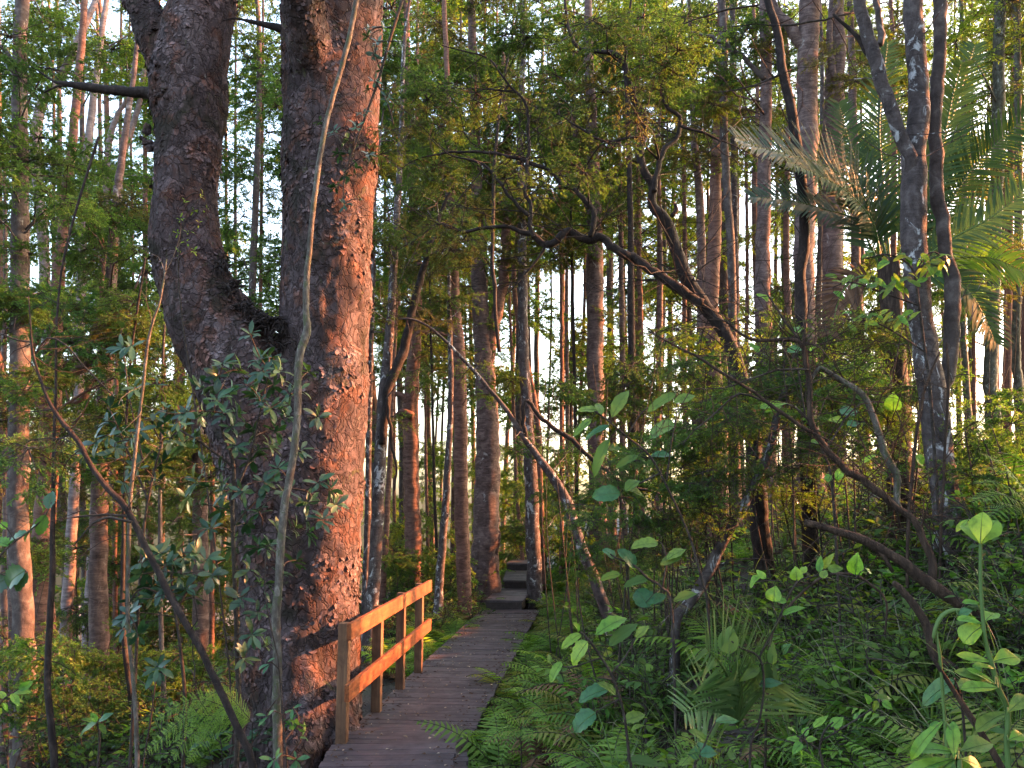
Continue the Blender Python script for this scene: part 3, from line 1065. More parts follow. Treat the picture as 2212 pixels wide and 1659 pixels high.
# ------------------------------------------------------------------ trees of the middle
t = Tree('double_tree', 'dark lichen speckled double stem leaning right behind the orange handrail', [(800, 1330, 32), (806, 1280, 30), (817, 1086, 27), (826, 886, 25), (840, 740, 21), (850, 586, 16), (860, 420, 14), (868, 250, 11)], 15, M_LICHEN, top=3)
t.limb([(826, 960, 16), (837, 853, 20), (860, 786, 21), (877, 736, 20), (897, 646, 17), (924, 553, 13), (950, 470, 9), (985, 380, 6)], 14.9, mat=M_DARK)
t.limb([(836, 860, 8), (846, 950, 7), (855, 1010, 5), (852, 1060, 3)], 14.8, mat=M_DARK)
t.crown(20, 900, 420, 110, 250, 1.5, .7, ('bronze', 'fine', 'fine', 'spbronze'))
t.crown(7, 860, 760, 80, 160, 1.2, .5, ('sparse', 'spbronze'))
t.done()
t = Tree('ricker_tree', 'narrow grey trunk half hidden between the forked tree and the double stem', [(785, 1400, 16), (790, 1250, 15), (795, 1080, 14), (798, 900, 12), (806, 600, 10)], 18, M_LICHEN, top=4, sides=10)
t.crown(8, 840, 300, 60, 250, 1.5, .8, ('mid', 'fine')); t.done()
t = Tree('thin_tree', 'thin orange lit stem just right of the double stem behind the handrail', [(826, 1300, 14), (834, 1150, 13), (842, 1000, 12), (848, 850, 9)], 19, M_RED, top=5, sides=9)
t.done()
t = Tree('ricker_tree', 'straight trunk with orange right edge and short stubs, behind the handrail end', [(893, 1265, 40), (890, 1086, 35), (887, 886, 34), (893, 786, 29), (900, 686, 22), (901, 560, 19), (892, 420, 18), (884, 300, 17), (880, 150, 14), (878, 0, 12)], 22, M_RED, top=3)
t.limb([(890, 880, 16), (868, 856, 14), (848, 852, 10), (830, 860, 6)], 21.9)
t.limb([(890, 900, 18), (868, 890, 16), (850, 905, 9)], 21.8)
t.limb([(900, 720, 10), (930, 716, 9), (965, 722, 6), (985, 715, 4)], 21.9)
t.crown(12, 890, 260, 90, 230, 1.5, .9, ('bronze', 'mid', 'fine'))
t.crown(4, 920, 760, 70, 120, 1.5, .6, ('sparse', 'spbronze'))
t.done()
t = Tree('ricker_tree', 'dark fissured trunk with a thin orange edge, close left of the big straight trunk', [(1004, 1295, 31), (996, 1086, 31), (994, 886, 31), (990, 753, 27), (984, 653, 21), (980, 553, 18), (974, 380, 15), (968, 200, 12), (960, 30, 10)], 18.3, M_RED, top=3, ridge=.05)
t.crown(14, 980, 430, 100, 220, 1.5, .85, ('bronze', 'fine', 'fine', 'spbronze'))
t.crown(5, 990, 850, 70, 110, 1.0, .55, ('mid', 'sparse')); t.done()
t = Tree('ricker_tree', 'slim pale grey trunk leaning against the dark fissured trunk left of the steps', [(948, 1270, 19), (958, 1150, 17), (968, 1000, 14), (974, 850, 12), (970, 650, 9)], 17.6, M_LICHEN, top=4, sides=10)
t.done()
t = Tree('ricker_tree', 'big straight banded trunk at the steps, forking high up, orange on its right edge', [(1047, 1305, 66), (1049, 1200, 61), (1053, 1086, 56), (1053, 920, 49), (1047, 786, 43), (1038, 653, 35), (1033, 553, 30), (1029, 367, 24), (1022, 150, 20), (1018, 0, 16)], 20.3, M_RICKER, top=3, sides=20, ridge=.03)
t.limb([(1056, 780, 26), (1072, 680, 25), (1088, 600, 23), (1095, 500, 20), (1098, 380, 16), (1092, 250, 11), (1085, 100, 7)], 20.3, mat=M_RED)
t.crown(16, 1040, 330, 120, 240, 1.6, .9, ('bronze', 'fine', 'mid', 'fine'))
t.crown(8, 1050, 60, 120, 120, 1.6, .9, ('bronze', 'spbronze', 'fine'))
t.crown(5, 1060, 790, 60, 90, .8, .5, ('mid', 'fine')); t.done()
t = Tree('vine_stem', 'black thin climbing stem hanging close in front of the big straight trunk', [(1078, 760, 9), (1072, 700, 8), (1068, 620, 9), (1063, 560, 8), (1066, 430, 8), (1068, 350, 7), (1075, 280, 6), (1085, 190, 5), (1105, 90, 4), (1125, 0, 3)], 12.5, M_DARK, cat='vine', top=None, sides=7, base=False)
t.twiggy(8, 1075, 450, 40, 300, 12.5, .006, .7); t.done()
t = Tree('ricker_tree', 'dark lichen patched trunk just right of the big straight trunk, behind the steps', [(1155, 1270, 33), (1153, 1180, 32), (1149, 1106, 30), (1145, 1000, 28), (1139, 886, 25), (1131, 753, 23), (1129, 600, 21), (1127, 450, 17), (1124, 300, 14), (1130, 120, 10)], 19.9, M_LICHEN, top=3)
t.crown(16, 1150, 420, 110, 260, 1.5, .85, ('fine', 'bronze', 'mid'))
t.crown(7, 1180, 120, 140, 130, 1.6, .9, ('fine', 'mid', 'bronze')); t.done()
t = Tree('thin_tree', 'slim reddish stem touching the lichen patched trunk behind the steps on its right', [(1172, 1240, 15), (1167, 1080, 14), (1160, 900, 12), (1112, 640, 11), (1118, 500, 9)], 21.3, M_RED, top=4, sides=9)
t.done()
t = Tree('leaning_tree', 'mossy grey trunk leaning left across the middle to the right of the steps', [(1318, 1345, 26), (1308, 1318, 26), (1274, 1226, 24), (1250, 1166, 25), (1220, 1073, 22), (1187, 1020, 19), (1160, 985, 16), (1137, 953, 13), (1097, 890, 10), (1040, 820, 9), (1000, 775, 7), (960, 735, 6), (925, 705, 5), (890, 690, 5), (860, 690, 3)], 11, M_LICHEN, sides=12, step=.08, amp=.1, freq=7)
t.limb([(1135, 950, 10), (1130, 880, 9), (1142, 867, 9), (1180, 915, 11), (1230, 945, 11), (1290, 1000, 10), (1340, 1040, 8), (1400, 1060, 6), (1470, 1075, 4)], 11.0, mat=M_DARK)
t.crown(9, 1120, 880, 120, 90, .8, .34, ('mid', 'herb', 'fine'))
t.crown(6, 1230, 960, 120, 90, .8, .34, ('fine', 'herb'))
t.twiggy(22, 1130, 890, 300, 220, 11, .006, .8); t.done()
t = Tree('ricker_tree', 'stout straight trunk rising behind the leafy bank just right of the bright gap', [(1292, 1120, 40), (1289, 1000, 39), (1287, 853, 37), (1286, 586, 35), (1284, 450, 31), (1279, 300, 26), (1272, 120, 20), (1270, 0, 16)], 22, M_RICKER, top=3, sides=16, ridge=.03)
t.limb([(1272, 450, 18), (1262, 400, 20), (1245, 330, 16), (1238, 250, 10)], 22)
t.crown(18, 1300, 300, 130, 250, 1.8, .9, ('bronze', 'fine', 'fine', 'mid'))
t.crown(5, 1320, 760, 70, 90, 1, .6, ('mid', 'fine')); t.done()
for (pa, yy, mt, lab) in (
    ([(1213, 1120, 10), (1213, 900, 9), (1213, 650, 8), (1210, 500, 6)], 23, M_RED, 'left one of three thin stems crossing the bright gap in the middle'),
    ([(1227, 1110, 11), (1226, 900, 10), (1224, 650, 8), (1226, 450, 6)], 24, M_RICKER, 'middle one of three thin stems crossing the bright gap in the middle'),
    ([(1246, 1090, 9), (1243, 900, 8), (1237, 650, 7), (1234, 500, 5)], 22, M_DARK, 'dark right one of three thin stems crossing the bright gap in the middle'),
    ([(1345, 1050, 15), (1345, 850, 14), (1343, 650, 13), (1340, 450, 10)], 23, M_RICKER, 'thin banded trunk a little right of the stout trunk by the bright gap'),
    ([(1368, 1030, 18), (1366, 850, 17), (1363, 650, 16), (1362, 480, 13), (1356, 250, 10)], 20, M_DARK, 'dark trunk standing in front of the limbs of the gnarled tree'),
    ([(1385, 1030, 12), (1386, 850, 12), (1383, 650, 11), (1378, 420, 8)], 24, M_RED, 'slim reddish trunk right behind the dark trunk near the gnarled tree'),
    ([(945, 1230, 7), (938, 1050, 7), (934, 850, 6), (930, 680, 5)], 21, M_DARK, 'hair thin dark stem between two lit trunks behind the handrail end'),
    ([(925, 1220, 8), (920, 1000, 7), (918, 800, 6)], 27, M_RED, 'hair thin reddish stem far behind the handrail end'),
    ([(1128, 1200, 9), (1118, 1080, 9), (1112, 950, 8), (1105, 760, 7)], 26, M_RED, 'faint thin stem in the bright slot right of the big straight trunk'),
    ([(1420, 950, 16), (1424, 800, 15), (1426, 600, 13), (1424, 440, 10)], 24, M_RICKER, 'banded trunk seen behind the bend of the gnarled tree'),
    ([(1480, 900, 12), (1478, 700, 11), (1480, 560, 10), (1476, 300, 8)], 25, M_RED, 'slender trunk far behind, left of the orange lit trunk')):
    t = Tree('thin_tree', lab, pa, yy, mt, top=4, sides=9)
    t.crown(4, pa[-1][0], pa[-1][1] - 130, 70, 200, 1.5, 1.0, ('bronze', 'mid', 'fine', 'yel'))
    t.done()

# ------------------------------------------------------------------ gnarled tree
t = Tree('gnarled_tree', 'gnarled black tree leaning left, twisting limbs spread over the boardwalk', [(1625, 930, 34), (1596, 800, 30), (1572, 735, 28), (1542, 686, 29), (1515, 653, 29), (1480, 597, 30), (1464, 550, 27), (1437, 477, 25), (1410, 443, 20), (1410, 400, 18), (1390, 367, 18), (1384, 327, 16), (1394, 283, 15), (1387, 243, 14), (1367, 213, 14), (1350, 140, 13), (1330, 117, 12), (1287, 110, 9), (1250, 103, 8), (1230, 67, 7), (1220, 0, 6), (1215, -80, 3)], 9.0, M_DARK, sides=12, amp=.12, freq=9, step=.06)
t.limb([(1412, 415, 12), (1414, 400, 13), (1424, 350, 12), (1440, 318, 11), (1464, 300, 10), (1470, 250, 9), (1447, 233, 8), (1430, 200, 6), (1440, 120, 4), (1432, 40, 2)], 8.9)
t.limb([(1520, 662, 20), (1470, 626, 22), (1437, 603, 21), (1397, 573, 20), (1337, 545, 19), (1302, 516, 18), (1270, 510, 18), (1230, 503, 18), (1184, 527, 16), (1150, 510, 12), (1104, 493, 9), (1070, 490, 8), (1004, 500, 7), (950, 483, 6), (900, 517, 4), (860, 540, 2)], 8.8, step=.05)
t.limb([(1275, 508, 12), (1283, 467, 12), (1260, 427, 11), (1220, 397, 10), (1184, 363, 10), (1147, 350, 9), (1097, 340, 8), (1054, 330, 7), (977, 330, 5), (904, 343, 3), (860, 370, 2)], 8.7, step=.05)
t.limb([(1150, 510, 9), (1147, 450, 9), (1134, 417, 8), (1140, 367, 8), (1142, 283, 7), (1137, 227, 6), (1104, 187, 5), (1054, 127, 4), (997, 110, 3), (954, 97, 2)], 8.6, step=.05)
t.limb([(1147, 470, 8), (1104, 427, 7), (1057, 367, 6), (1020, 345, 5), (970, 333, 3), (930, 300, 2)], 8.5, step=.05)
t.limb([(1184, 527, 7), (1160, 560, 6), (1120, 610, 4), (1090, 640, 2)], 8.8)
t.limb([(1394, 290, 6), (1350, 300, 6), (1300, 303, 6), (1260, 280, 5), (1210, 250, 4), (1170, 235, 3)], 8.8)
t.limb([(1470, 270, 6), (1510, 285, 6), (1550, 300, 5), (1555, 310, 5), (1530, 330, 3)], 8.8)
t.limb([(1450, 470, 10), (1462, 455, 9), (1458, 440, 6)], 8.8)
t.twiggy(120, 1250, 300, 420, 330, 8.9, .007, 1.1)
t.twiggy(60, 1560, 740, 160, 220, 9.0, .007, 1.2)
rg = random.Random(21)
t.crown(16, 1150, 200, 300, 190, .9, .42, ('sparse', 'fine', 'sparse', 'spbronze'), Y=8.9, rg=rg)
t.crown(12, 1000, 330, 190, 130, .7, .36, ('sparse', 'spbronze', 'fine'), Y=8.7, rg=rg)
t.crown(9, 1400, 110, 120, 130, .7, .4, ('sparse', 'fine'), Y=9.0, rg=rg)
t.crown(6, 1010, 500, 130, 50, .4, .28, ('sparse', 'spbronze'), Y=8.8, rg=rg)
t.done()

# ------------------------------------------------------------------ trees of the right
t = Tree('ricker_tree', 'mottled straight trunk with an orange right edge, left of the black leaning stem', [(1655, 960, 40), (1652, 820, 38), (1648, 640, 36), (1648, 533, 31), (1652, 333, 28), (1655, 200, 25), (1652, 0, 22), (1650, -150, 18)], 16, M_RICKER, top=3)
t.limb([(1650, 170, 12), (1620, 140, 11), (1575, 105, 10), (1530, 80, 8), (1490, 72, 5)], 15.9, mat=M_GREY)
t.crown(10, 1580, 180, 130, 180, 1.5, .7, ('fine', 'bronze', 'sparse'))
t.crown(4, 1640, 690, 70, 90, 1.0, .45, ('sparseyel', 'sparse')); t.done()
t = Tree('ricker_tree', 'thick banded trunk behind the black leaning stem, a stout limb curving left', [(1745, 900, 46), (1742, 703, 42), (1736, 620, 41), (1740, 450, 43), (1742, 300, 43), (1745, 133, 43), (1748, 0, 43), (1750, -200, 36)], 15.2, M_RICKER, top=3, sides=18, ridge=.04)
t.limb([(1745, 110, 24), (1722, 83, 26), (1700, 50, 25), (1675, 27, 23), (1664, -20, 20), (1668, -120, 14)], 15.2)
t.crown(4, 1745, 40, 120, 90, 1.2, .6, ('sparse', 'bronze')); t.done()
t = Tree('ricker_tree', 'thick banded trunk behind the palm, second of the pair at upper right', [(1800, 900, 44), (1798, 600, 42), (1799, 450, 42), (1798, 300, 42), (1802, 200, 40), (1808, 100, 36), (1805, 0, 31), (1804, -200, 26)], 16.0, M_RICKER, top=3, sides=18, ridge=.04)
t.limb([(1800, 170, 14), (1792, 90, 14), (1795, 40, 13), (1815, 0, 11), (1830, -80, 8)], 15.8)
t.crown(6, 1850, 120, 120, 130, 1.2, .6, ('sparse', 'bronze', 'sparseyel')); t.done()
t = Tree('leaning_tree', 'slim black stem leaning left, running from the bank to the top edge', [(1734, 800, 26), (1731, 700, 25), (1730, 586, 24), (1738, 520, 23), (1736, 433, 22), (1722, 333, 22), (1708, 233, 22), (1692, 167, 20), (1678, 67, 17), (1658, 0, 16), (1630, -120, 12)], 8.2, M_DARK, sides=12, step=.06, amp=.08, freq=8)
t.limb([(1684, 55, 5), (1720, 52, 5), (1770, 44, 5), (1835, 30, 4), (1850, 15, 2)], 8.15, mat=M_TWIG)
t.limb([(1710, 150, 4), (1640, 180, 4), (1590, 195, 3), (1540, 200, 2)], 8.2, mat=M_TWIG)
t.limb([(1640, 13, 5), (1580, 18, 5), (1530, 32, 4), (1475, 52, 3)], 8.2, mat=M_TWIG)
t.twiggy(22, 1700, 260, 120, 300, 8.2, .006, .9); t.done()
t = Tree('grey_tree', 'tall lichen grey trunk on the right bank before the palm, its left limb bending away', [(2060, 1420, 54), (2050, 1306, 54), (2045, 1173, 57), (2041, 1100, 56), (2035, 1020, 58), (2024, 920, 60), (2008, 820, 57), (1994, 720, 50), (1982, 620, 50), (1972, 517, 53), (1975, 400, 53), (1978, 300, 48), (1985, 200, 42), (1978, 100, 40), (1972, 0, 40), (1968, -120, 34)], 6.5, M_LICHEN, sides=22, amp=.07, freq=8, step=.05, top=2, flare=1.15)
t.limb([(1986, 430, 16), (1978, 385, 24), (1966, 342, 29), (1942, 295, 28), (1918, 217, 28), (1898, 150, 28), (1872, 67, 28), (1852, 0, 26), (1835, -80, 22)], 6.45, sides=14)
t.limb([(1905, 165, 12), (1870, 110, 11), (1840, 70, 9), (1800, 30, 6)], 6.5, mat=M_DARK)
t.limb([(2030, 905, 24), (2048, 820, 28), (2058, 720, 33), (2055, 620, 33), (2042, 533, 28), (2028, 433, 29), (2022, 333, 28), (2022, 233, 28), (2028, 133, 27), (2032, 0, 27), (2034, -100, 24)], 6.6, name='second_stem', mat=M_GREY, sides=16)
t.limb([(1900, 100, 14), (1905, 60, 14), (1896, 20, 13), (1893, -60, 10)], 8.0, mat=M_GREY)
t.twiggy(10, 2000, 200, 100, 200, 6.5, .006, .7)
t.twiggy(9, 2010, 780, 70, 90, 6.5, .006, .5); t.done()
t = Tree('mossy_tree', 'yellowish mossy trunk at the upper right edge behind the palm fronds', [(2140, 800, 28), (2150, 500, 26), (2156, 270, 25), (2158, 100, 23), (2160, 0, 22)], 17, M_MOSS, top=3)
t.crown(22, 2130, 200, 120, 260, 1.8, .75, ('sparseyel', 'yel', 'sparse', 'spbronze'))
t.crown(8, 2150, 560, 90, 150, 1.8, .6, ('yel', 'sparseyel', 'bronze')); t.done()
t = Tree('ricker_tree', 'orange lit trunk just behind the gnarled tree bend, right of centre', [(1545, 900, 36), (1541, 786, 34), (1536, 640, 33), (1543, 520, 29), (1546, 400, 25), (1550, 260, 20), (1556, 100, 16)], 18, M_RED, top=3)
t.crown(9, 1530, 280, 110, 200, 1.5, .75, ('fine', 'bronze', 'mid')); t.done()
for (pa, yy, mt, lab) in (
    ([(1516, 900, 22), (1516, 640, 21), (1512, 433, 18), (1500, 300, 15), (1494, 150, 11)], 19, M_RICKER, 'narrow banded trunk immediately left of the orange lit trunk'),
    ([(1582, 800, 20), (1580, 560, 18), (1564, 300, 18), (1563, 100, 17), (1560, 0, 14)], 17, M_GREY, 'dark grey trunk immediately right of the orange lit trunk'),
    ([(1592, 760, 14), (1588, 500, 14), (1583, 200, 13), (1582, 0, 12)], 20, M_LICHEN, 'pale speckled narrow trunk between the orange lit trunk and the mottled one'),
    ([(1612, 820, 9), (1614, 600, 8), (1612, 350, 7)], 24, M_RED, 'hair thin stem left of the mottled straight trunk at right'),
    ([(1700, 850, 16), (1702, 680, 15), (1698, 520, 13), (1702, 250, 10)], 22, M_RED, 'thin lit trunk between the mottled trunk and the black leaning stem'),
    ([(1768, 700, 12), (1772, 500, 11), (1776, 200, 9)], 24, M_GREY, 'thin trunk showing between the two thick banded trunks at right'),
    ([(1850, 600, 20), (1846, 400, 19), (1842, 250, 18), (1838, 60, 14)], 21, M_RICKER, 'banded trunk far behind the upright palm fronds'),
    ([(1930, 560, 12), (1932, 300, 11), (1928, 80, 9)], 24, M_RED, 'slim far trunk between the grey tree and its bending limb'),
    ([(2080, 700, 13), (2084, 420, 12), (2080, 120, 10)], 22, M_MOSS, 'slim mossy trunk behind the palm fronds right of the grey tree'),
    ([(2195, 760, 18), (2200, 400, 16), (2196, 60, 13)], 20, M_MOSS, 'mossy trunk cut off by the right edge of the photo')):
    t = Tree('thin_tree', lab, pa, yy, mt, top=4, sides=10)
    t.crown(4, pa[-1][0], pa[-1][1] + 60, 80, 220, 1.5, .85, ('bronze', 'sparseyel', 'fine', 'yel'))
    t.done()
t = Tree('leaning_tree', 'mossy dark trunk leaning steeply right across the leafy bank', [(1462, 1345, 20), (1475, 1319, 22), (1508, 1273, 24), (1542, 1213, 25), (1575, 1149, 21), (1620, 1065, 19), (1655, 990, 18), (1682, 886, 17), (1708, 813, 14), (1722, 740, 10)], 7.6, M_LICHEN, sides=12, step=.06, amp=.1, freq=9)
t.twiggy(16, 1600, 1050, 200, 250, 7.6, .006, .8); t.done()

# ------------------------------------------------------------------ fallen branches on the bank
t = Tree('fallen_branch', 'thick brown fallen branch with a torn fork, sloping down to the right edge', [(2330, 1470, 24), (2212, 1399, 25), (2142, 1353, 24), (2098, 1319, 24), (2058, 1293, 26), (1995, 1248, 28), (1942, 1209, 22), (1868, 1169, 20), (1808, 1149, 17), (1738, 1129, 14)], 4.6, M_DEAD, cat='branch', base=False, sides=12, step=.05, amp=.12, freq=10)
t.limb([(1998, 1255, 22), (2006, 1225, 20), (1995, 1166, 16), (1978, 1126, 14), (1955, 1103, 14), (1908, 1066, 18), (1858, 1026, 18), (1808, 990, 17), (1775, 960, 16), (1752, 930, 15), (1748, 853, 13), (1742, 786, 12), (1732, 743, 11), (1688, 733, 9), (1615, 730, 7), (1568, 693, 4), (1530, 690, 2)], 4.65, mat=M_DEAD, step=.05)
t.limb([(1748, 830, 8), (1770, 802, 9), (1785, 800, 10), (1825, 830, 12), (1868, 856, 14), (1888, 903, 15), (1908, 953, 17), (1935, 1020, 17), (1942, 1085, 15), (1950, 1110, 14)], 4.75, mat=M_PALE, step=.05)
t.limb([(1858, 1165, 8), (1905, 1200, 9), (1930, 1235, 8)], 4.6)
t.limb([(1750, 930, 8), (1742, 930, 8), (1675, 883, 8), (1608, 833, 7), (1542, 793, 6), (1475, 756, 5), (1400, 715, 3)], 4.6, mat=M_DEAD)
t.limb([(1735, 745, 6), (1700, 700, 5), (1660, 640, 4), (1640, 600, 2)], 4.65, mat=M_TWIG)
t.limb([(1660, 870, 5), (1600, 850, 5), (1560, 880, 4), (1500, 930, 3), (1475, 960, 2)], 4.7, mat=M_TWIG)
t.limb([(1750, 800, 5), (1680, 800, 5), (1620, 820, 4), (1560, 838, 3), (1500, 840, 2)], 4.6, mat=M_TWIG)
t.twiggy(150, 1700, 880, 330, 280, 4.7, .0035, .75); t.done()
t = Tree('fallen_branch', 'short dark broken branch on the ground in front of the grey tree', [(2085, 1475, 22), (2058, 1446, 24), (2018, 1416, 22), (2006, 1359, 21), (1975, 1306, 18), (1940, 1266, 14), (1930, 1258, 10)], 4.3, M_DEAD, cat='branch', base=False, sides=10, step=.05, amp=.14, freq=12)
t.done()
t = Tree('fallen_branch', 'straight thin broken stick slanting to the bottom right corner', [(2190, 1710, 15), (2158, 1646, 14), (2108, 1566, 13), (2058, 1489, 11), (2018, 1427, 8), (2014, 1422, 5)], 2.6, M_DEAD, cat='branch', base=False, sides=9, step=.04, amp=.12, freq=20)
t.done()
for (pa, yy, lab) in (
    ([(1660, 1430, 5), (1690, 1330, 5), (1770, 1250, 6), (1840, 1240, 6), (1890, 1270, 6), (1915, 1300, 5), (1912, 1370, 4)], 4.4, 'arching bare brown stem in the middle of the right bank'),
    ([(1520, 1660, 7), (1512, 1560, 7), (1490, 1480, 7), (1455, 1420, 6), (1440, 1390, 5)], 4.0, 'dark sapling stem at bottom centre bearing toothed leaves'),
    ([(1960, 1240, 7), (1962, 1130, 8), (1968, 1050, 8), (1985, 900, 7), (2000, 830, 6), (2030, 760, 4)], 6.0, 'thin dark stem rising against the grey tree'),
    ([(2030, 1250, 6), (2040, 1000, 6), (2048, 830, 7), (2044, 740, 5)], 6.0, 'thin brown stick leaning on the front of the grey tree')):
    if 'toothed' in lab: continue
    t = Tree('bare_stem', lab, pa, yy, M_DEAD, cat='stem', sides=7, step=.05)
    t.twiggy(6, pa[2][0], pa[2][1], 150, 200, yy, .003, .5); t.done()

# ------------------------------------------------------------------ forest behind
def far_tree(u, Y, wpx, mat, label, group, vlo, n, r, kinds, ru=80, vhi=-120, rg=R):
    pb = P(u, 1090, Y)
    gz = ground_z(pb.x, Y)
    q = proj(V((pb.x, Y, gz)))
    vb = q[1]
    lean = rg.gauss(0, 14)
    path = [(u + lean, vb + 5, wpx * 1.25), (u + lean * .5 + rg.gauss(0, 4), vb - 250, wpx), (u + rg.gauss(0, 4), vb - 550, wpx * .85), (u + rg.gauss(0, 5), 260, wpx * .6), (u - lean * .5, -60, wpx * .4)]
    t = Tree('forest_tree', label, path, Y, mat, group=group, sides=8, step=.6, amp=.05, freq=1.2, top=3)
    for i in range(n):
        v = rg.uniform(vhi, vlo)
        p = P(u + rg.gauss(0, ru), v, Y + rg.uniform(-2.5, 2.5))
        t.add(p, r * rg.uniform(.75, 1.3), rg.choice(kinds), rg)
    t.done()
    return t

rg = random.Random(99)
def sky_gap(u, v):
    """openings in the canopy where the photo shows bright sky"""
    for (a, b, ra, rb) in ((150, 150, 130, 170), (230, 40, 110, 90), (1185, 700, 60, 190), (1260, 640, 30, 120), (1625, 620, 45, 190), (945, 1110, 85, 110), (1100, 1000, 30, 200), (830, 1080, 25, 120), (1390, 800, 40, 60), (1180, 470, 40, 40)):
        if ((u - a) / ra) ** 2 + ((v - b) / rb) ** 2 < 1:
            return True
    return False

n_far = 0
FARSET = (
    # u range, Y range, count, group, label, kinds, lowest foliage v, clumps
    ((-40, 520), (21, 48), 21, 'forest trees far behind on the left', 'thin far forest tree seen through the leaves left of the forked trunk', ('mid', 'mid', 'fine', 'mid', 'yel'), 1130, 8),
    ((520, 800), (17, 40), 9, 'forest trees behind the forked trunk', 'leafy far forest tree glimpsed in the fork of the huge forked tree', ('mid', 'mid', 'fine'), 1000, 10),
    ((800, 1130), (26, 55), 15, 'far trees between the lit trunks', 'far slender tree among the lit trunks behind the handrail and steps', ('bronze', 'mid', 'mid', 'yel'), 820, 9),
    ((1130, 1480), (25, 55), 15, 'far trees behind the bright gap', 'far slender tree around the bright gap in the middle', ('mid', 'yel', 'mid', 'yel'), 900, 9),
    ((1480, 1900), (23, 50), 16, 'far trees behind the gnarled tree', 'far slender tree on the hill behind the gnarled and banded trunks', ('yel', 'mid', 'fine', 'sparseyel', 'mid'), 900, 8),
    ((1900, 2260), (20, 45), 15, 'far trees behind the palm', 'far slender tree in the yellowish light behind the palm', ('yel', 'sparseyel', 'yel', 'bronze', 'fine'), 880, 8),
)
for (ua, ub), (ya, yb), cnt, grp, lab, kinds, vlo, ncl in FARSET:
    for i in range(cnt):
        u = ua + (ub - ua) * (i + rg.random()) / cnt
        Y = rg.uniform(ya, yb)
        wpx = rg.uniform(.10, .34) * F / Y
        pb = P(u, 1090, Y)
        vb = proj(V((pb.x, Y, ground_z(pb.x, Y))))[1]
        lean = rg.gauss(0, 14)
        path = [(u + lean, vb + 5, wpx * 1.2), (u + lean * .5, vb - 300, wpx), (u + rg.gauss(0, 5), vb - 600, wpx * .85), (u + rg.gauss(0, 5), 200, wpx * .55), (u - lean * .5, -80, wpx * .35)]
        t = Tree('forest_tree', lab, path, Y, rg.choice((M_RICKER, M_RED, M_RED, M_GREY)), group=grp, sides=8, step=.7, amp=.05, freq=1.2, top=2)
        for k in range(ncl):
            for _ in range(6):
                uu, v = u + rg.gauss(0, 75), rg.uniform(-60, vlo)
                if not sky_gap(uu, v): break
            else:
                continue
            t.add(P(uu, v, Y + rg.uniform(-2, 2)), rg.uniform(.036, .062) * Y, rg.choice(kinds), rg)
        t.done()

# understorey bushes of fine leaves between the trunks
def bush(u, v, Y, ru, rv, n, r, kinds, label, group=None, name='understorey_bush', nst=3):
    b = P(u, v, Y)
    b.z = ground_z(b.x, b.y)
    t = Tree.__new__(Tree)
    t.root = thing(name, b, label, 'bush', group)
    t.mb = MB(); t.mat = M_TWIG
    t.pts, t.rad = [], []
    for i in range(nst):
        top = P(u + rg.uniform(-ru, ru) * .6, v - rv * rg.uniform(1.0, 2.0), Y + rg.uniform(-.4, .4))
        mid = b.lerp(top, .5) + V((rg.gauss(0, .12), rg.gauss(0, .12), .05))
        pp, rr = smooth_path([b + V((rg.gauss(0, .08), rg.gauss(0, .08), -.1)), mid, top], [.010, .007, .004], .2)
        t.mb.tube(pp, rr, 6)
        t.pts += pp; t.rad += rr
    for i in range(n):
        uu, vv = u + rg.uniform(-ru, ru), v - rv + rg.uniform(-rv, rv)
        if sky_gap(uu, vv) and rg.random() < .45: continue
        yy = Y + rg.uniform(-1, 1) * .08 * Y
        p = P(uu, vv, yy)
        g = ground_z(p.x, p.y) + r * .3
        if p.z < g: p.z = g
        if shades_sun(p, r) and p.x > -.5: continue
        t.add(p, r * rg.uniform(.75, 1.25), rg.choice(kinds), rg)
    t.mb.build('stem', M_TWIG, t.root)
    return t

LB = 'bushes in the undergrowth on the left'
for (u, v, Y, ru, rv, n, r, kinds) in (
    (60, 1420, 12, 110, 130, 9, .55, ('fine', 'spbronze', 'mid')), (190, 1380, 16, 120, 150, 10, .75, ('mid', 'fine', 'spbronze')),
    (330, 1400, 17, 110, 170, 10, .8, ('mid', 'bronze', 'fine')), (450, 1420, 18, 100, 170, 9, .8, ('mid', 'yel', 'fine')),
    (130, 1520, 11, 120, 80, 8, .45, ('herb', 'mid')), (300, 1560, 12, 110, 80, 8, .5, ('herb', 'mid', 'fine')),
    (420, 1570, 12.5, 100, 80, 8, .5, ('herb', 'mid')), (20, 1560, 10, 90, 90, 7, .42, ('herb', 'mid')),
    (120, 1180, 20, 140, 150, 9, .95, ('mid', 'bronze', 'spbronze')), (330, 1180, 22, 120, 160, 9, 1.0, ('mid', 'bronze', 'yel')),
    (480, 1280, 24, 70, 170, 7, 1.1, ('mid', 'yel')), (60, 1050, 15, 110, 120, 7, .6, ('sparse', 'spbronze', 'fine')),
    (250, 1480, 22, 200, 110, 10, 1.1, ('herb', 'mid', 'yel'))):
    bush(u, v, Y, ru, rv, n, r, kinds, 'fine leaved bush low between the trunks on the left side', LB)
CB = 'bushes behind the handrail and steps'
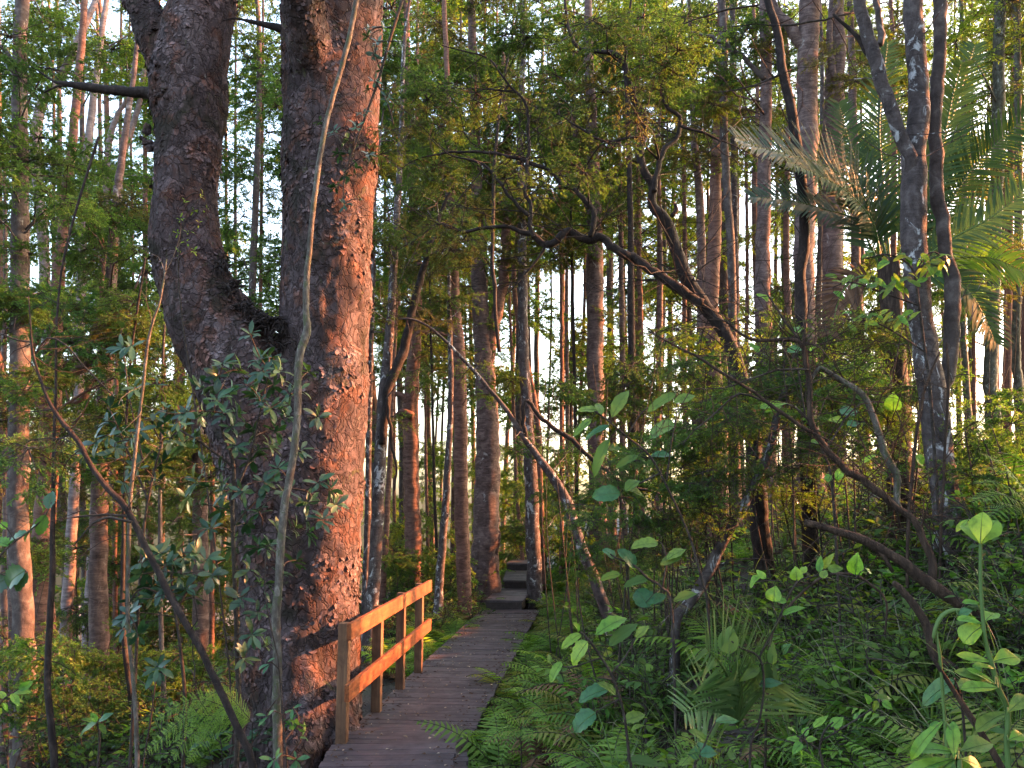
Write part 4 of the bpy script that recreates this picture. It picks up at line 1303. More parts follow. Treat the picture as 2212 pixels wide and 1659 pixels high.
for (u, v, Y, ru, rv, n, r, kinds) in (
    (850, 1290, 19, 60, 70, 7, .55, ('herb', 'mid')), (930, 1290, 20, 60, 70, 7, .6, ('herb', 'broadyel', 'mid')),
    (1000, 1270, 24, 60, 60, 5, .6, ('herb', 'mid')), (870, 1230, 26, 70, 60, 5, .8, ('yel', 'herb')), (960, 1240, 30, 90, 60, 6, .9, ('yel', 'herb')),
    (1120, 1200, 27, 50, 90, 7, .8, ('mid', 'herb')), (1190, 1210, 22, 70, 110, 10, .75, ('herb', 'mid')), (1120, 1130, 34, 90, 90, 7, 1.1, ('yel', 'mid'))):
    bush(u, v, Y, ru, rv, n, r, kinds, 'green bush in the undergrowth behind the handrail and the steps', CB)
FB = 'sunlit bushes far behind the middle trunks'
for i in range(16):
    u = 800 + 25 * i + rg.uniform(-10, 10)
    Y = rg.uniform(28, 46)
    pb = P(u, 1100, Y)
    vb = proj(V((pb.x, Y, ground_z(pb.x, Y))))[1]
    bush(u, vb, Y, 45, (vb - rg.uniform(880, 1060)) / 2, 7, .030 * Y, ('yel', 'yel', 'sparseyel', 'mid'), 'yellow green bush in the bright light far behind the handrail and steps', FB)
RB = 'bushes on the upper right bank'
for (u, v, Y, ru, rv, n, r, kinds) in (
    (1300, 1080, 16, 110, 120, 12, .65, ('mid', 'herb', 'fine')), (1420, 1020, 17, 110, 130, 12, .75, ('mid', 'herb', 'bronze')), (1560, 960, 17, 110, 130, 11, .75, ('mid', 'fine', 'yel')),
    (1700, 930, 16, 110, 130, 11, .7, ('mid', 'fine', 'yel')), (1850, 900, 15, 110, 130, 11, .7, ('mid', 'herb', 'fine')), (1990, 860, 16, 110, 130, 11, .7, ('mid', 'yel', 'fine')), (2140, 840, 15, 110, 130, 11, .7, ('yel', 'bronze', 'fine')),
    (1380, 880, 24, 130, 110, 10, 1.0, ('yel', 'mid')), (1620, 860, 24, 140, 110, 9, 1.0, ('yel', 'mid')), (1900, 780, 22, 140, 110, 10, .9, ('yel', 'mid', 'fine')), (2150, 700, 20, 120, 130, 10, .9, ('yel', 'bronze')),
    (1350, 1200, 12, 110, 90, 10, .45, ('herb', 'mid')), (1500, 1100, 11, 110, 100, 10, .45, ('herb', 'mid', 'fine')), (1680, 1080, 10, 120, 100, 10, .42, ('herb', 'mid', 'fine')),
    (1830, 1020, 9.5, 120, 110, 11, .4, ('herb', 'mid', 'fine')), (2130, 1000, 9.5, 100, 110, 9, .4, ('herb', 'mid')), (1930, 930, 9, 80, 120, 8, .36, ('herb', 'mid'))):
    bush(u, v, Y, ru, rv, n, r, kinds, 'dark small leaved bush on the shady bank right of the boardwalk', RB)

TB = 'twiggy bushes in the tangle on the right bank'
for (u, v, Y, ru, rv, n, r, kinds) in (
    (1330, 1230, 7.6, 90, 120, 12, .26, ('sparse', 'herb', 'sparse')), (1440, 1180, 7.9, 90, 130, 14, .28, ('sparse', 'herb', 'sparse')), (1560, 1120, 7.7, 100, 150, 15, .28, ('sparse', 'herb', 'sparseyel')),
    (1690, 1080, 7.4, 100, 150, 15, .28, ('sparse', 'herb', 'sparse')), (1820, 1030, 7.2, 90, 150, 15, .28, ('sparse', 'herb', 'sparseyel')), (1930, 980, 7.4, 80, 150, 12, .28, ('sparse', 'herb', 'sparse')),
    (1760, 860, 8.0, 150, 90, 14, .3, ('sparse', 'sparseyel', 'sparse')), (1570, 930, 8.2, 130, 100, 14, .3, ('sparse', 'sparseyel', 'sparse')), (1420, 1000, 8.6, 110, 110, 12, .3, ('sparse', 'herb')),
    (1250, 1130, 10.5, 110, 110, 14, .36, ('sparse', 'herb', 'mid')), (1350, 960, 12, 120, 120, 14, .42, ('sparse', 'mid', 'sparseyel')), (1480, 860, 12.5, 120, 110, 13, .42, ('sparse', 'yel', 'sparseyel')), (1200, 1010, 13, 80, 100, 9, .42, ('sparse', 'mid')),
    (2120, 1150, 6.5, 90, 120, 10, .26, ('sparse', 'herb'))):
    tb = bush(u, v, Y, ru, rv, int(n * 1.7), r * 1.08, kinds + ('mid',), 'twiggy thin leaved bush in the tangle of the right bank', TB, 'twiggy_bush', 3)

# unseen trees added right of the frame to keep the near bank in shade
for k, (x, y, h) in enumerate(((8.5, 7.6, 7.5), (7.5, 5.2, 7), (9.5, 5.6, 9), (11.0, 8.0, 10), (7.0, 2.6, 7), (12.5, 6.4, 11), (10.0, 3.2, 9), (6.2, .6, 7))):
    gz = ground_z(x, y)
    t = Tree.__new__(Tree)
    t.root = thing('shade_tree', V((x, y, gz)), 'unseen leafy tree added beyond the right edge to shade the near bank', 'tree', 'added shade trees beyond the right edge')
    t.mb = MB(); t.mat = M_GREY
    pp, rr = smooth_path([V((x, y, gz - .1)), V((x + .2, y - .1, gz + h * .5)), V((x + .1, y + .2, gz + h))], [.13, .09, .03], .4)
    t.mb.tube(pp, rr, 10, .08, 3)
    t.pts, t.rad = pp, rr
    for i in range(22):
        p = V((x + rg.gauss(0, .9), y + rg.gauss(0, .8), gz + h * rg.uniform(.12, 1.0)))
        q = p.y * math.cos(math.pi / 2 - SUN_AZ) - p.x * math.sin(math.pi / 2 - SUN_AZ)
        if q > 7.2: continue
        pj = proj(p)
        if pj and pj[0] < 2330: continue
        t.add(p, rg.uniform(.8, 1.2), rg.choice(('fine', 'mid')), rg)
    t.done()

for k, (x, y) in enumerate(((12.5, 9.5), (13.5, 12.5), (14.5, 15.5), (15.5, 18.5), (16.8, 21.5), (18.6, 24.5), (20.5, 27.5), (22.5, 31), (17.5, 14.0), (19.5, 18.5))):  # unseen high crowns, added to hold the sun off the upper foliage
    gz = ground_z(x, y)
    t = Tree.__new__(Tree)
    t.root = thing('canopy_shade_tree', V((x, y, gz)), 'tall unseen tree added beyond the right edge to shade the upper foliage', 'tree', 'added canopy shade trees beyond the right edge')
    t.mb = MB(); t.mat = M_GREY
    h = 20 - gz
    pp, rr = smooth_path([V((x, y, gz - .1)), V((x + .2, y - .1, gz + h * .5)), V((x + .1, y + .2, gz + h))], [.17, .13, .04], .6)
    t.mb.tube(pp, rr, 10, .08, 3)
    t.pts, t.rad = pp, rr
    zl = 6.2 + (x + 1) / math.sin(SUN_AZ) * TAN_E
    for i in range(24):
        p = V((x + rg.gauss(0, 1.2), y + rg.gauss(0, 1.3), rg.uniform(zl + .8, zl + 9)))
        t.add(p, rg.uniform(1.1, 1.6), rg.choice(('fine', 'mid')), rg)
    t.done()

# ------------------------------------------------------------------ undergrowth meshes
def fern_frond(mb, base, az, el, L, droop, rg, wide=.30, npin=17, mat=0):
    h = V((math.cos(az), math.sin(az), 0))
    s = V((-h.y, h.x, 0))
    pos, e = base.copy(), el
    pts = [pos.copy()]
    dirs = []
    for i in range(npin):
        d = h * math.cos(e) + V((0, 0, math.sin(e)))
        dirs.append(d)
        pos = pos + d * L / npin
        pts.append(pos.copy())
        e -= droop / npin
    mb.tube(pts[::4] if (len(pts) - 1) % 4 == 0 else pts, [.0045 * L] * len(pts[::4] if (len(pts) - 1) % 4 == 0 else pts), 3, mat=1, cap=False)
    for i in range(2, npin):
        t = i / npin
        pl = L * wide * min(1, (t + .05) * 2.6) * (1 - t) ** .7 * 1.25
        d = dirs[i]
        up = d.cross(s) * -1
        if up.z < 0: up = -up
        for sg in (-1, 1):
            pd = (s * sg + d * .35 + V((0, 0, rg.uniform(-.28, .02)))).normalized()
            pn = up
            q = pd.cross(pn).normalized()
            wb = L / npin * .66
            b = len(mb.v)
            for j in range(5):
                tt = j / 4
                c = pts[i] + pd * pl * tt - pn * pl * .22 * tt * tt
                ww = wb * .5 * (1 - tt ** 1.4 * .92) * (1.15 if j % 2 else .85)
                mb.v += [c + q * ww - pn * ww * .2, c - q * ww - pn * ww * .2]
            for j in range(4):
                a = b + 2 * j
                mb.face((a, a + 1, a + 3, a + 2), mat, False)

def fern_mesh(seed, nf, L, wide=.26):
    rg = random.Random(seed)
    mb = MB()
    for i in range(nf):
        az = 2 * PI * (i + rg.random() * .8) / nf
        fern_frond(mb, V((rg.gauss(0, .02), rg.gauss(0, .02), 0)), az, rg.uniform(.6, 1.25), L * rg.uniform(.6, 1.1), rg.uniform(1.1, 2.0), rg, wide)
    return mb.mesh('fronds', [M_FERN, M_TWIG])

def sedge_mesh(seed, nb, L, W, straw=.12):
    rg = random.Random(seed)
    mb = MB()
    for i in range(nb):
        az = rg.uniform(0, 2 * PI)
        el = rg.uniform(.55, 1.5)
        d = V((math.cos(az) * math.cos(el), math.sin(az) * math.cos(el), math.sin(el)))
        mb.blade(V((math.cos(az), math.sin(az), 0)) * rg.uniform(0, .07), d, None, L * rg.uniform(.5, 1.15), W * rg.uniform(.7, 1.3), rg.uniform(.8, 2.6), 7, 1 if rg.random() < straw else 0, rg.uniform(-.8, .8))
    return mb.mesh('blades', [M_GRASS, M_STRAW])

def herb_mesh(seed, ns, H, L, W, seg=4, prof='ell', serr=0.0, nl=9, spread=.45):
    rg = random.Random(seed)
    mb = MB()
    for i in range(ns):
        az = 2 * PI * (i + rg.random()) / ns
        d = V((math.cos(az) * spread * rg.uniform(.3, 1), math.sin(az) * spread * rg.uniform(.3, 1), 1)).normalized()
        h = H * rg.uniform(.55, 1.1)
        pts = [V((rg.gauss(0, .03), rg.gauss(0, .03), -.03))]
        for k in range(6):
            d = (d + V((rg.gauss(0, .12), rg.gauss(0, .12), rg.gauss(0, .06)))).normalized()
            pts.append(pts[-1] + d * h / 6)
        mb.tube(pts, [.006 - .0007 * k for k in range(7)], 5, mat=1, cap=False)
        for j in range(nl):
            t = .22 + .78 * (j + rg.random()) / nl
            k = min(5, int(t * 6))
            p = pts[k].lerp(pts[k + 1], t * 6 - k)
            a = j * 2.4 + rg.random() + i
            ld = V((math.cos(a), math.sin(a), rg.uniform(-.1, .6))).normalized()
            br = rg.random() < .55
            ends = [(p, ld)]
            if br and t < .9:
                q = p + ld * rg.uniform(.08, .2)
                mb.tube([p, p.lerp(q, .5) + V((0, 0, .01)), q], [.0035, .003, .002], 4, mat=1, cap=False)
                ends = []
                for m in range(rg.randint(3, 5)):
                    tt = .35 + .65 * m / 4
                    sd = ld.cross(V((0, 0, 1))).normalized() * (1 if m % 2 else -1)
                    ends.append((p.lerp(q, tt), (ld * .7 + sd * rg.uniform(.2, .9) + V((0, 0, rg.gauss(.05, .25)))).normalized()))
            for (p2, d2) in ends:
                f = rg.uniform(.55, 1.2)
                mb.leaf(p2, d2, V((rg.gauss(0, .35), rg.gauss(0, .35), 1)), L * f, W * f, rg.uniform(.1, .9), .18, seg, prof, serr, 0, .0, rg)
    return mb.mesh('leafage', [M_HERB, M_TWIG])

M_FERN2 = leafmat('fern_yellowed', (.09, .11, .022), (.15, .16, .035), (.20, .19, .05), .42, .5)
M_FERND = leafmat('fern_dead', (.05, .024, .012), (.095, .05, .026), (.15, .085, .045), .2, .7, (1, 1, 1))
FMATS = [M_FERN] * 7 + [M_FERN2] * 2 + [M_FERND]
FERN = [fern_mesh(100 + i, 8, .74, .30) for i in range(5)]
SEDGE = [sedge_mesh(120 + i, 75, 1.0, .011) for i in range(3)]
HERB_S = [herb_mesh(140 + i, 7, .55, .052, .024, 3, 'ell', 0, 10) for i in range(3)]
HERB_B = [herb_mesh(160 + i, 5, .55, .095, .045, 5, 'ova', 0, 8) for i in range(3)]
SEEDL = [herb_mesh(180 + i, 2, .28, .055, .026, 4, 'ell', 0, 6) for i in range(3)]
KEEP_CLEAR = [(1560, 1600, 90, 120), (2060, 1440, 50, 80), (1610, 1290, 60, 45), (1925, 1240, 40, 50)]

def in_clear(u, v):
    return any(((u - a) / c) ** 2 + ((v - b) / d) ** 2 < 1 for a, b, c, d in KEEP_CLEAR)

def scatter(name, part, meshes, mats, region, n, s0, s1, label, cat, group, gap, tilt=.12, seed=1):
    """plants standing on the ground inside a box of the picture, spaced by what they measure there"""
    rs = random.Random(seed)
    got, tries = [], 0
    while len(got) < n and tries < n * 30:
        tries += 1
        u, v = rs.uniform(region[0], region[2]), rs.uniform(region[1], region[3])
        if in_clear(u, v): continue
        p = ground_hit(u, v)
        if p is None: continue
        s = p.x - lerp_tab(CXT, p.y)
        if abs(s) < .66 and p.y < 28: continue
        if s < 0 and (V((p.x, p.y, 0)) - V((BIG.location.x, BIG.location.y, 0))).length < 1.0: continue
        if any((p - g).length < gap * (.7 + .6 * rs.random()) for g in got): continue
        got.append(p)
        k = rs.randrange(len(meshes))
        # the part carries the size, so that the thing's own origin stays at its base
        t = thing(name, p, label, cat, group)
        put_mesh(meshes[k], rs.choice(mats) if mats else None, part, t, p - V((0, 0, .02)), rs.uniform(s0, s1) * max(.5, min(1, p.y / 6.5)), rs.uniform(0, 6.28), tilt, rs)
    return got
scatter('fern', 'fronds', FERN, FMATS, (1040, 1240, 1300, 1400), 40, .9, 1.35, 'feathery fern beside the far half of the boardwalk on its right', 'fern', 'ferns by the far half of the boardwalk', .25, seed=20)
g_ = 'ferns along the right edge of the boardwalk'
scatter('fern', 'fronds', FERN, FMATS, (1010, 1270, 1330, 1690), 80, .75, 1.35, 'feathery fern crowding the right edge of the boardwalk', 'fern', g_, .22, seed=2)
scatter('fern', 'fronds', FERN, FMATS, (1100, 1190, 1420, 1300), 26, 1.0, 1.5, 'feathery fern on the bank above the far right side of the boardwalk', 'fern', 'ferns on the bank by the steps', .4, seed=3)
scatter('fern', 'fronds', FERN, FMATS, (830, 1270, 1040, 1480), 44, .9, 1.4, 'feathery fern under and beyond the orange handrail', 'fern', 'ferns behind the handrail', .22, seed=4)
scatter('fern', 'fronds', FERN, FMATS, (1250, 1180, 2212, 1850), 95, .7, 1.3, 'feathery fern among sedges on the shady right bank', 'fern', 'ferns on the right bank', .22, seed=5)
scatter('fern', 'fronds', FERN, FMATS, (0, 1430, 540, 1700), 34, .9, 1.4, 'feathery fern in the undergrowth at the lower left', 'fern', 'ferns at the lower left', .34, seed=6)
scatter('sedge_tuft', 'blades', SEDGE, None, (1300, 1180, 2212, 1850), 44, .6, 1.05, 'arching sedge tuft on the shady right bank', 'sedge', 'sedge tufts on the right bank', .3, seed=7)
scatter('sedge_tuft', 'blades', SEDGE, None, (2080, 880, 2230, 1200), 9, 1.0, 1.45, 'tall drooping sedge tuft right of the grey tree', 'sedge', 'tall sedge tufts at the right edge', .35, seed=8)
scatter('sedge_tuft', 'blades', SEDGE, None, (1130, 1180, 1420, 1330), 10, .6, .9, 'arching sedge tuft on the bank right of the steps', 'sedge', 'sedge tufts by the steps', .4, seed=9)
scatter('sedge_tuft', 'blades', SEDGE, None, (250, 1480, 520, 1600), 5, .7, 1.0, 'sedge tuft in the undergrowth left of the forked tree', 'sedge', 'sedge tufts left of the forked tree', .7, seed=10)
scatter('undergrowth_shrub', 'leafage', HERB_S, [M_HERB, M_MID, M_FINE], (1250, 960, 2212, 1640), 150, 1.0, 1.9, 'small leaved shrub in the undergrowth of the right bank', 'shrub', 'small leaved shrubs on the right bank', .22, seed=11)
scatter('broadleaf_shrub', 'leafage', HERB_B, [M_HERB, M_BRIGHT, M_MID], (1200, 1050, 2212, 1850), 90, .8, 1.5, 'broad leaved shrub in the undergrowth of the right bank', 'shrub', 'broad leaved shrubs on the right bank', .28, seed=12)
scatter('undergrowth_shrub', 'leafage', HERB_S, [M_HERB, M_MID], (-20, 1300, 540, 1700), 110, 1.1, 2.0, 'small leaved shrub in the undergrowth at the lower left', 'shrub', 'small leaved shrubs at the lower left', .28, seed=13)
scatter('broadleaf_shrub', 'leafage', HERB_B, [M_HERB, M_BRIGHT, M_GLOSS], (-20, 1480, 540, 1700), 34, .9, 1.4, 'broad leaved shrub at the bottom left corner', 'shrub', 'broad leaved shrubs at the lower left', .34, seed=14)
scatter('undergrowth_shrub', 'leafage', HERB_S, [M_HERB, M_MID], (780, 1150, 1060, 1400), 46, 1.2, 2.0, 'small leaved shrub behind the orange handrail', 'shrub', 'small leaved shrubs behind the handrail', .3, seed=15)
scatter('seedling', 'leafage', SEEDL, [M_BRIGHT, M_HERB], (1020, 1400, 2212, 1750), 90, .6, 1.2, 'tiny bright seedling on the litter of the right bank', 'seedling', 'seedlings on the right bank', .25, seed=16)

rs_ = random.Random(31)
got = []
while len(got) < 70:
    x, y = rs_.uniform(1.5, 10), rs_.uniform(1.2, 13)
    p = V((x, y, ground_z(x, y)))
    q = proj(p)
    if (q and q[0] < 2225 and q[1] < 1700) or any((p - g).length < .45 for g in got): continue
    got.append(p)
    f = rs_.random() < .4
    t = thing('bank_fern' if f else 'bank_shrub', p, 'fern on the hill just beyond the right edge of the view' if f else 'leafy shrub on the hill just beyond the right edge of the view', 'fern' if f else 'shrub', 'plants beyond the right edge')
    put_mesh(rs_.choice(FERN if f else HERB_S + HERB_B), M_FERN if f else rs_.choice((M_HERB, M_MID)), 'fronds' if f else 'leafage', t, p, rs_.uniform(.6, .95) if y < 6 else rs_.uniform(.9, 1.5), rs_.uniform(0, 6.28), .1, rs_)

# ------------------------------------------------------------------ palm
def palm_frond(mb, pts, Lmax, npair, W, rg, nhint=V((0, 0, 1)), droop=.25, fwd=.75, mat=0):
    pp, _ = smooth_path(pts, [1] * len(pts), .05)
    n = len(pp)
    tot = (n - 1)
    mb.tube(pp, [.014 * (1 - .8 * i / tot) for i in range(n)], 6, mat=1)
    for i in range(npair):
        t = .12 + .88 * i / (npair - 1)
        k = min(n - 2, int(t * tot))
        p = pp[k].lerp(pp[k + 1], min(1, t * tot - k))
        d = (pp[k + 1] - pp[k]).normalized()
        s = d.cross(nhint)
        s = s.normalized() if s.length > .05 else V((1, 0, 0))
        nn = s.cross(d)
        prof = math.sin(PI * (.18 + .76 * t)) ** .7
        for sg in (-1, 1):
            ld = (s * sg + d * fwd * rg.uniform(.85, 1.2) + nn * rg.uniform(.05, .3)).normalized()
            L = Lmax * prof * rg.uniform(.85, 1.1)
            b = len(mb.v)
            side = ld.cross(nn).normalized()
            q = p.copy()
            dd = ld.copy()
            for j in range(5):
                tt = j / 4
                wd = W * .5 * (min(1, .5 + 2 * tt)) * (1 - tt ** 2.2 * .96)
                mb.v += [q + side * wd + nn * wd * .25, q - side * wd + nn * wd * .25]
                q = q + dd * L / 4
                dd = (dd - V((0, 0, droop * .25)) ).normalized()
            for j in range(4):
                a = b + 2 * j
                mb.face((a, a + 1, a + 3, a + 2), mat)

rg = random.Random(5)
pb = P(1915, 700, 8.3)
pb.z = ground_z(pb.x, pb.y)
t = thing('nikau_palm', pb, 'large feathery palm spreading its long fronds behind the lichen grey tree', 'palm')
mb = MB()
pc = P(1918, 560, 8.3)
pp, rr = smooth_path([pb - V((0, 0, .1)), pb.lerp(pc, .5) + V((.03, 0, 0)), pc], [.13, .11, .10], .08)
mb.tube(pp, rr, 16, .12, 9, ridge=.1)
mb.build('trunk', M_FIBRE, t)
for (path, yt, Lm, npr, mat, dr) in (
    ([(1905, 565), (1872, 440), (1800, 368), (1720, 338), (1640, 318), (1592, 300)], 7.7, .50, 58, M_PALMG, .1),
    ([(1900, 575), (1850, 480), (1780, 452), (1700, 432), (1622, 425)], 8.0, .40, 48, M_PALMG, .2),
    ([(1900, 560), (1885, 480), (1830, 415), (1760, 375), (1700, 350)], 7.5, .42, 46, M_PALM, .35),
    ([(1915, 560), (1885, 440), (1845, 340), (1812, 225)], 8.6, .42, 46, M_PALM, .2),
    ([(1922, 560), (1908, 400), (1900, 260), (1917, 95)], 8.8, .40, 50, M_PALM, .15),
    ([(1945, 560), (2000, 420), (2055, 260), (2105, 100)], 8.6, .42, 50, M_PALM, .15),
    ([(1940, 560), (1985, 440), (2030, 330), (2060, 200), (2075, 140)], 8.0, .40, 44, M_PALM, .25),
    ([(1950, 570), (2030, 470), (2100, 365), (2180, 285), (2240, 235)], 8.2, .46, 50, M_PALM, .5),
    ([(1952, 590), (2050, 520), (2140, 470), (2235, 395)], 7.9, .44, 46, M_PALM, .55),
    ([(1955, 600), (2030, 590), (2100, 640), (2150, 740)], 8.0, .42, 42, M_PALM, .5),
    ([(1952, 600), (2060, 560), (2150, 560), (2230, 600)], 8.5, .44, 42, M_FERN, .5),
    ([(1890, 600), (1850, 600), (1815, 640), (1795, 720)], 8.1, .34, 34, M_DEADLEAF, .5)):
    m = len(path) - 1
    pts = [P(u, v, 8.3 + (yt - 8.3) * i / m) for i, (u, v) in enumerate(path)]
    mb = MB()
    palm_frond(mb, pts, Lm, npr, .031, rg, V((rg.gauss(0, .2), -1.0, rg.uniform(.15, .6))).normalized(), dr)
    mb.build('frond', [mat, M_STEMG], t)

b = P(1590, 1560, 3.9)
b.z = ground_z(b.x, b.y)
t = thing('young_palm', b, 'young palm seedling with stiff narrow leaflets fanning out low on the right bank', 'palm')
for (path, Lm, npr, fw) in (([(1592, 1560), (1585, 1500), (1560, 1440), (1525, 1400)], .33, 20, 1.1), ([(1592, 1560), (1600, 1500), (1595, 1450), (1590, 1420)], .30, 16, 1.3), ([(1592, 1560), (1640, 1500), (1680, 1470)], .26, 14, 1.1), ([(1592, 1560), (1560, 1530), (1520, 1520), (1480, 1540)], .24, 15, 1.0)):
    pts = [P(u, v, 3.9 - .12 * i) for i, (u, v) in enumerate(path)]
    mb = MB()
    palm_frond(mb, pts, Lm * 1.15, npr, .019, rg, V((.1, -.9, .4)).normalized(), .12, fw)
    mb.build('frond', [M_YPALM, M_STEMG], t)

# ------------------------------------------------------------------ plants with large single leaves
def plant(name, label, cat, Y, stems, leaves, mat, stem_mat=None, group=None, serr=.0, prof='ell', seg=9, tilt=.5, swid=None, base=True):
    """stems: picture paths from the ground up; leaves: (u0, v0, u1, v1, width[, material, depth])"""
    rgp = random.Random(int(leaves[0][0] * 7 + leaves[0][1]))
    ps, rs = px(stems[0], Y)
    b = ps[0].copy()
    if base:
        gz = ground_z(b.x, b.y)
        if b.z > gz:
            ps.insert(0, V((b.x, b.y, gz - .05))); rs.insert(0, rs[0])
        b.z = gz
    t = thing(name, b, label, cat, group)
    mb = MB()
    allp = []
    for i, st in enumerate(stems):
        if i:
            ps, rs = px(st, Y)
        pp, rr = smooth_path(ps, rs, .04)
        mb.tube(pp, rr, 7, .05, 20)
        allp += pp
    by = {}
    for lf in leaves:
        y = lf[6] if len(lf) > 6 else Y + rgp.uniform(-.04, .04) * Y * .5
        m = lf[5] if len(lf) > 5 and lf[5] else mat
        a, c = P(lf[0], lf[1], y), P(lf[2], lf[3], y + rgp.uniform(-.012, .012) * Y)
        L = (c - a).length
        W = lf[4] * Y / F
        view = (V((0, 0, CAMZ)) - a).normalized()
        n = (V((0, 0, 1)) * tilt + view * (1 - tilt) + V((rgp.gauss(0, .2), 0, rgp.gauss(0, .15)))).normalized()
        lb = MB()
        dr_, fo_ = rgp.uniform(.2, .9), rgp.uniform(.15, .45)
        lb.leaf(a, c - a, n, L * 1.06, W, dr_, fo_, seg, prof, serr, 0, .06, rgp)
        rib = [lb.v[3 * i_ + 1] + n * .0015 for i_ in range(seg + 1)]
        lb.tube(rib, [W * .022 * (1.15 - i_ / (seg + 1)) for i_ in range(seg + 1)], 4, mat=1, cap=False)
        near = min(allp, key=lambda q: (q - a).length)
        if (near - a).length > .01:
            mb.tube([near, near.lerp(a, .5) + V((0, 0, .01)), a], [max(.0022, .0011 * Y * .4)] * 3, 4, cap=False)
        lb.build('leaf', [m, M_STEMG], t)
    mb.build('stem', stem_mat or M_TWIG, t)
    return t

plant('toothed_sapling', 'dark stemmed sapling with large toothed bright leaves at the bottom centre', 'sapling', 4.0,
      [[(1364, 1680, 7), (1360, 1646, 7), (1347, 1540, 6), (1320, 1456, 6), (1270, 1380, 5), (1253, 1366, 4)], [(1320, 1456, 4), (1350, 1420, 4), (1372, 1380, 3)], [(1300, 1420, 4), (1240, 1440, 3), (1215, 1440, 3)], [(1340, 1510, 4), (1300, 1530, 3), (1285, 1545, 3)]],
      [(1255, 1370, 1213, 1390, 20, M_BRIGHT), (1270, 1386, 1232, 1432, 40, M_BRIGHT), (1287, 1372, 1350, 1320, 30, M_BRIGHT), (1315, 1396, 1372, 1340, 24, M_MID), (1214, 1430, 1186, 1468, 20, M_BRIGHT),
       (1315, 1488, 1248, 1504, 34, M_BLUE), (1287, 1540, 1236, 1570, 40, M_BLUE), (1350, 1645, 1432, 1645, 26, M_MID), (1250, 1366, 1244, 1345, 14, M_BRIGHT), (1372, 1380, 1400, 1352, 20, M_HERB), (1330, 1500, 1300, 1470, 20, M_HERB), (1345, 1560, 1392, 1540, 24, M_HERB)], M_BRIGHT, serr=.18)
plant('toothed_sapling', 'leafy toothed sapling on the bank right of the boardwalk, grey green leaves', 'sapling', 5.2,
      [[(1452, 1330, 6), (1430, 1270, 6), (1400, 1250, 5), (1370, 1222, 5), (1330, 1205, 4), (1318, 1196, 3)], [(1430, 1270, 4), (1440, 1210, 4), (1430, 1175, 3)]],
      [(1372, 1226, 1345, 1186, 30, M_BLUE), (1328, 1206, 1308, 1182, 24, M_BLUE), (1402, 1312, 1378, 1272, 46, M_BLUE), (1395, 1302, 1438, 1284, 22, M_BLUE), (1422, 1176, 1364, 1170, 30, M_HERB), (1475, 1196, 1428, 1216, 26, M_MID), (1340, 1240, 1296, 1246, 20, M_YEL), (1400, 1250, 1350, 1262, 22, M_MID), (1440, 1210, 1478, 1180, 24, M_HERB), (1455, 1300, 1500, 1276, 22, M_MID)], M_MID, serr=.16)
plant('toothed_sapling', 'dark stemmed sapling with broad drooping leaves in front of the leaning mossy trunk', 'sapling', 5.6,
      [[(1530, 1330, 6), (1515, 1250, 6), (1490, 1160, 5), (1445, 1060, 5), (1404, 986, 5), (1354, 943, 4), (1310, 906, 4), (1284, 888, 3)], [(1430, 1020, 4), (1390, 1040, 4), (1350, 1058, 3)], [(1354, 943, 4), (1380, 900, 3), (1400, 880, 3)], [(1440, 1040, 4), (1450, 960, 3), (1462, 900, 3)]],
      [(1322, 902, 1352, 834, 28, M_MID), (1290, 886, 1250, 880, 24, M_HERB), (1317, 920, 1258, 938, 20, M_BLUE), (1278, 906, 1238, 938, 26, M_MID), (1317, 948, 1276, 1020, 26, M_MID), (1312, 972, 1345, 958, 18, M_MID), (1378, 985, 1328, 1002, 18, M_MID),
       (1340, 1066, 1282, 1066, 36, M_BLUE), (1352, 1062, 1378, 1032, 26, M_HERB), (1457, 914, 1403, 936, 32, M_BLUE), (1460, 850, 1398, 882, 26, M_MID), (1455, 870, 1500, 850, 24, M_HERB), (1404, 986, 1450, 975, 22, M_BLUE), (1300, 896, 1290, 860, 18, M_HERB), (1350, 1058, 1400, 1062, 22, M_MID)], M_MID, M_TWIG, serr=.12)
plant('fleshy_herb', 'bright juicy green plant on a pale stalk close to the camera at the lower right', 'plant', 2.5,
      [[(2178, 1650, 12), (2175, 1593, 12), (2178, 1533, 12), (2158, 1490, 12), (2142, 1433, 11), (2128, 1383, 10), (2125, 1353, 9), (2120, 1290, 8), (2118, 1239, 8), (2118, 1173, 7), (2116, 1150, 6)]],
      [(2120, 1175, 2092, 1120, 50, M_BRIGHT), (2118, 1178, 2148, 1120, 50, M_BRIGHT), (2118, 1176, 2120, 1108, 46, M_BRIGHT), (2092, 1122, 2066, 1138, 14, M_BRIGHT), (2118, 1305, 2082, 1295, 14, M_BRIGHT),
       (2124, 1352, 2078, 1378, 52, M_BRIGHT), (2126, 1345, 2148, 1318, 36, M_BRIGHT), (2122, 1348, 2068, 1328, 18, M_BRIGHT), (2142, 1432, 2200, 1408, 42, M_BRIGHT), (2140, 1430, 2072, 1412, 20, M_BRIGHT), (2150, 1445, 2110, 1430, 16, M_BRIGHT),
       (2156, 1486, 2082, 1482, 30, M_BRIGHT), (2156, 1480, 2076, 1440, 26, M_HERB), (2150, 1478, 2094, 1442, 24, M_BRIGHT), (2178, 1540, 2110, 1560, 34, M_HERB), (2178, 1600, 2215, 1580, 26, M_BRIGHT), (2176, 1540, 2220, 1500, 30, M_HERB)], M_BRIGHT, M_STEMG, prof='obo')
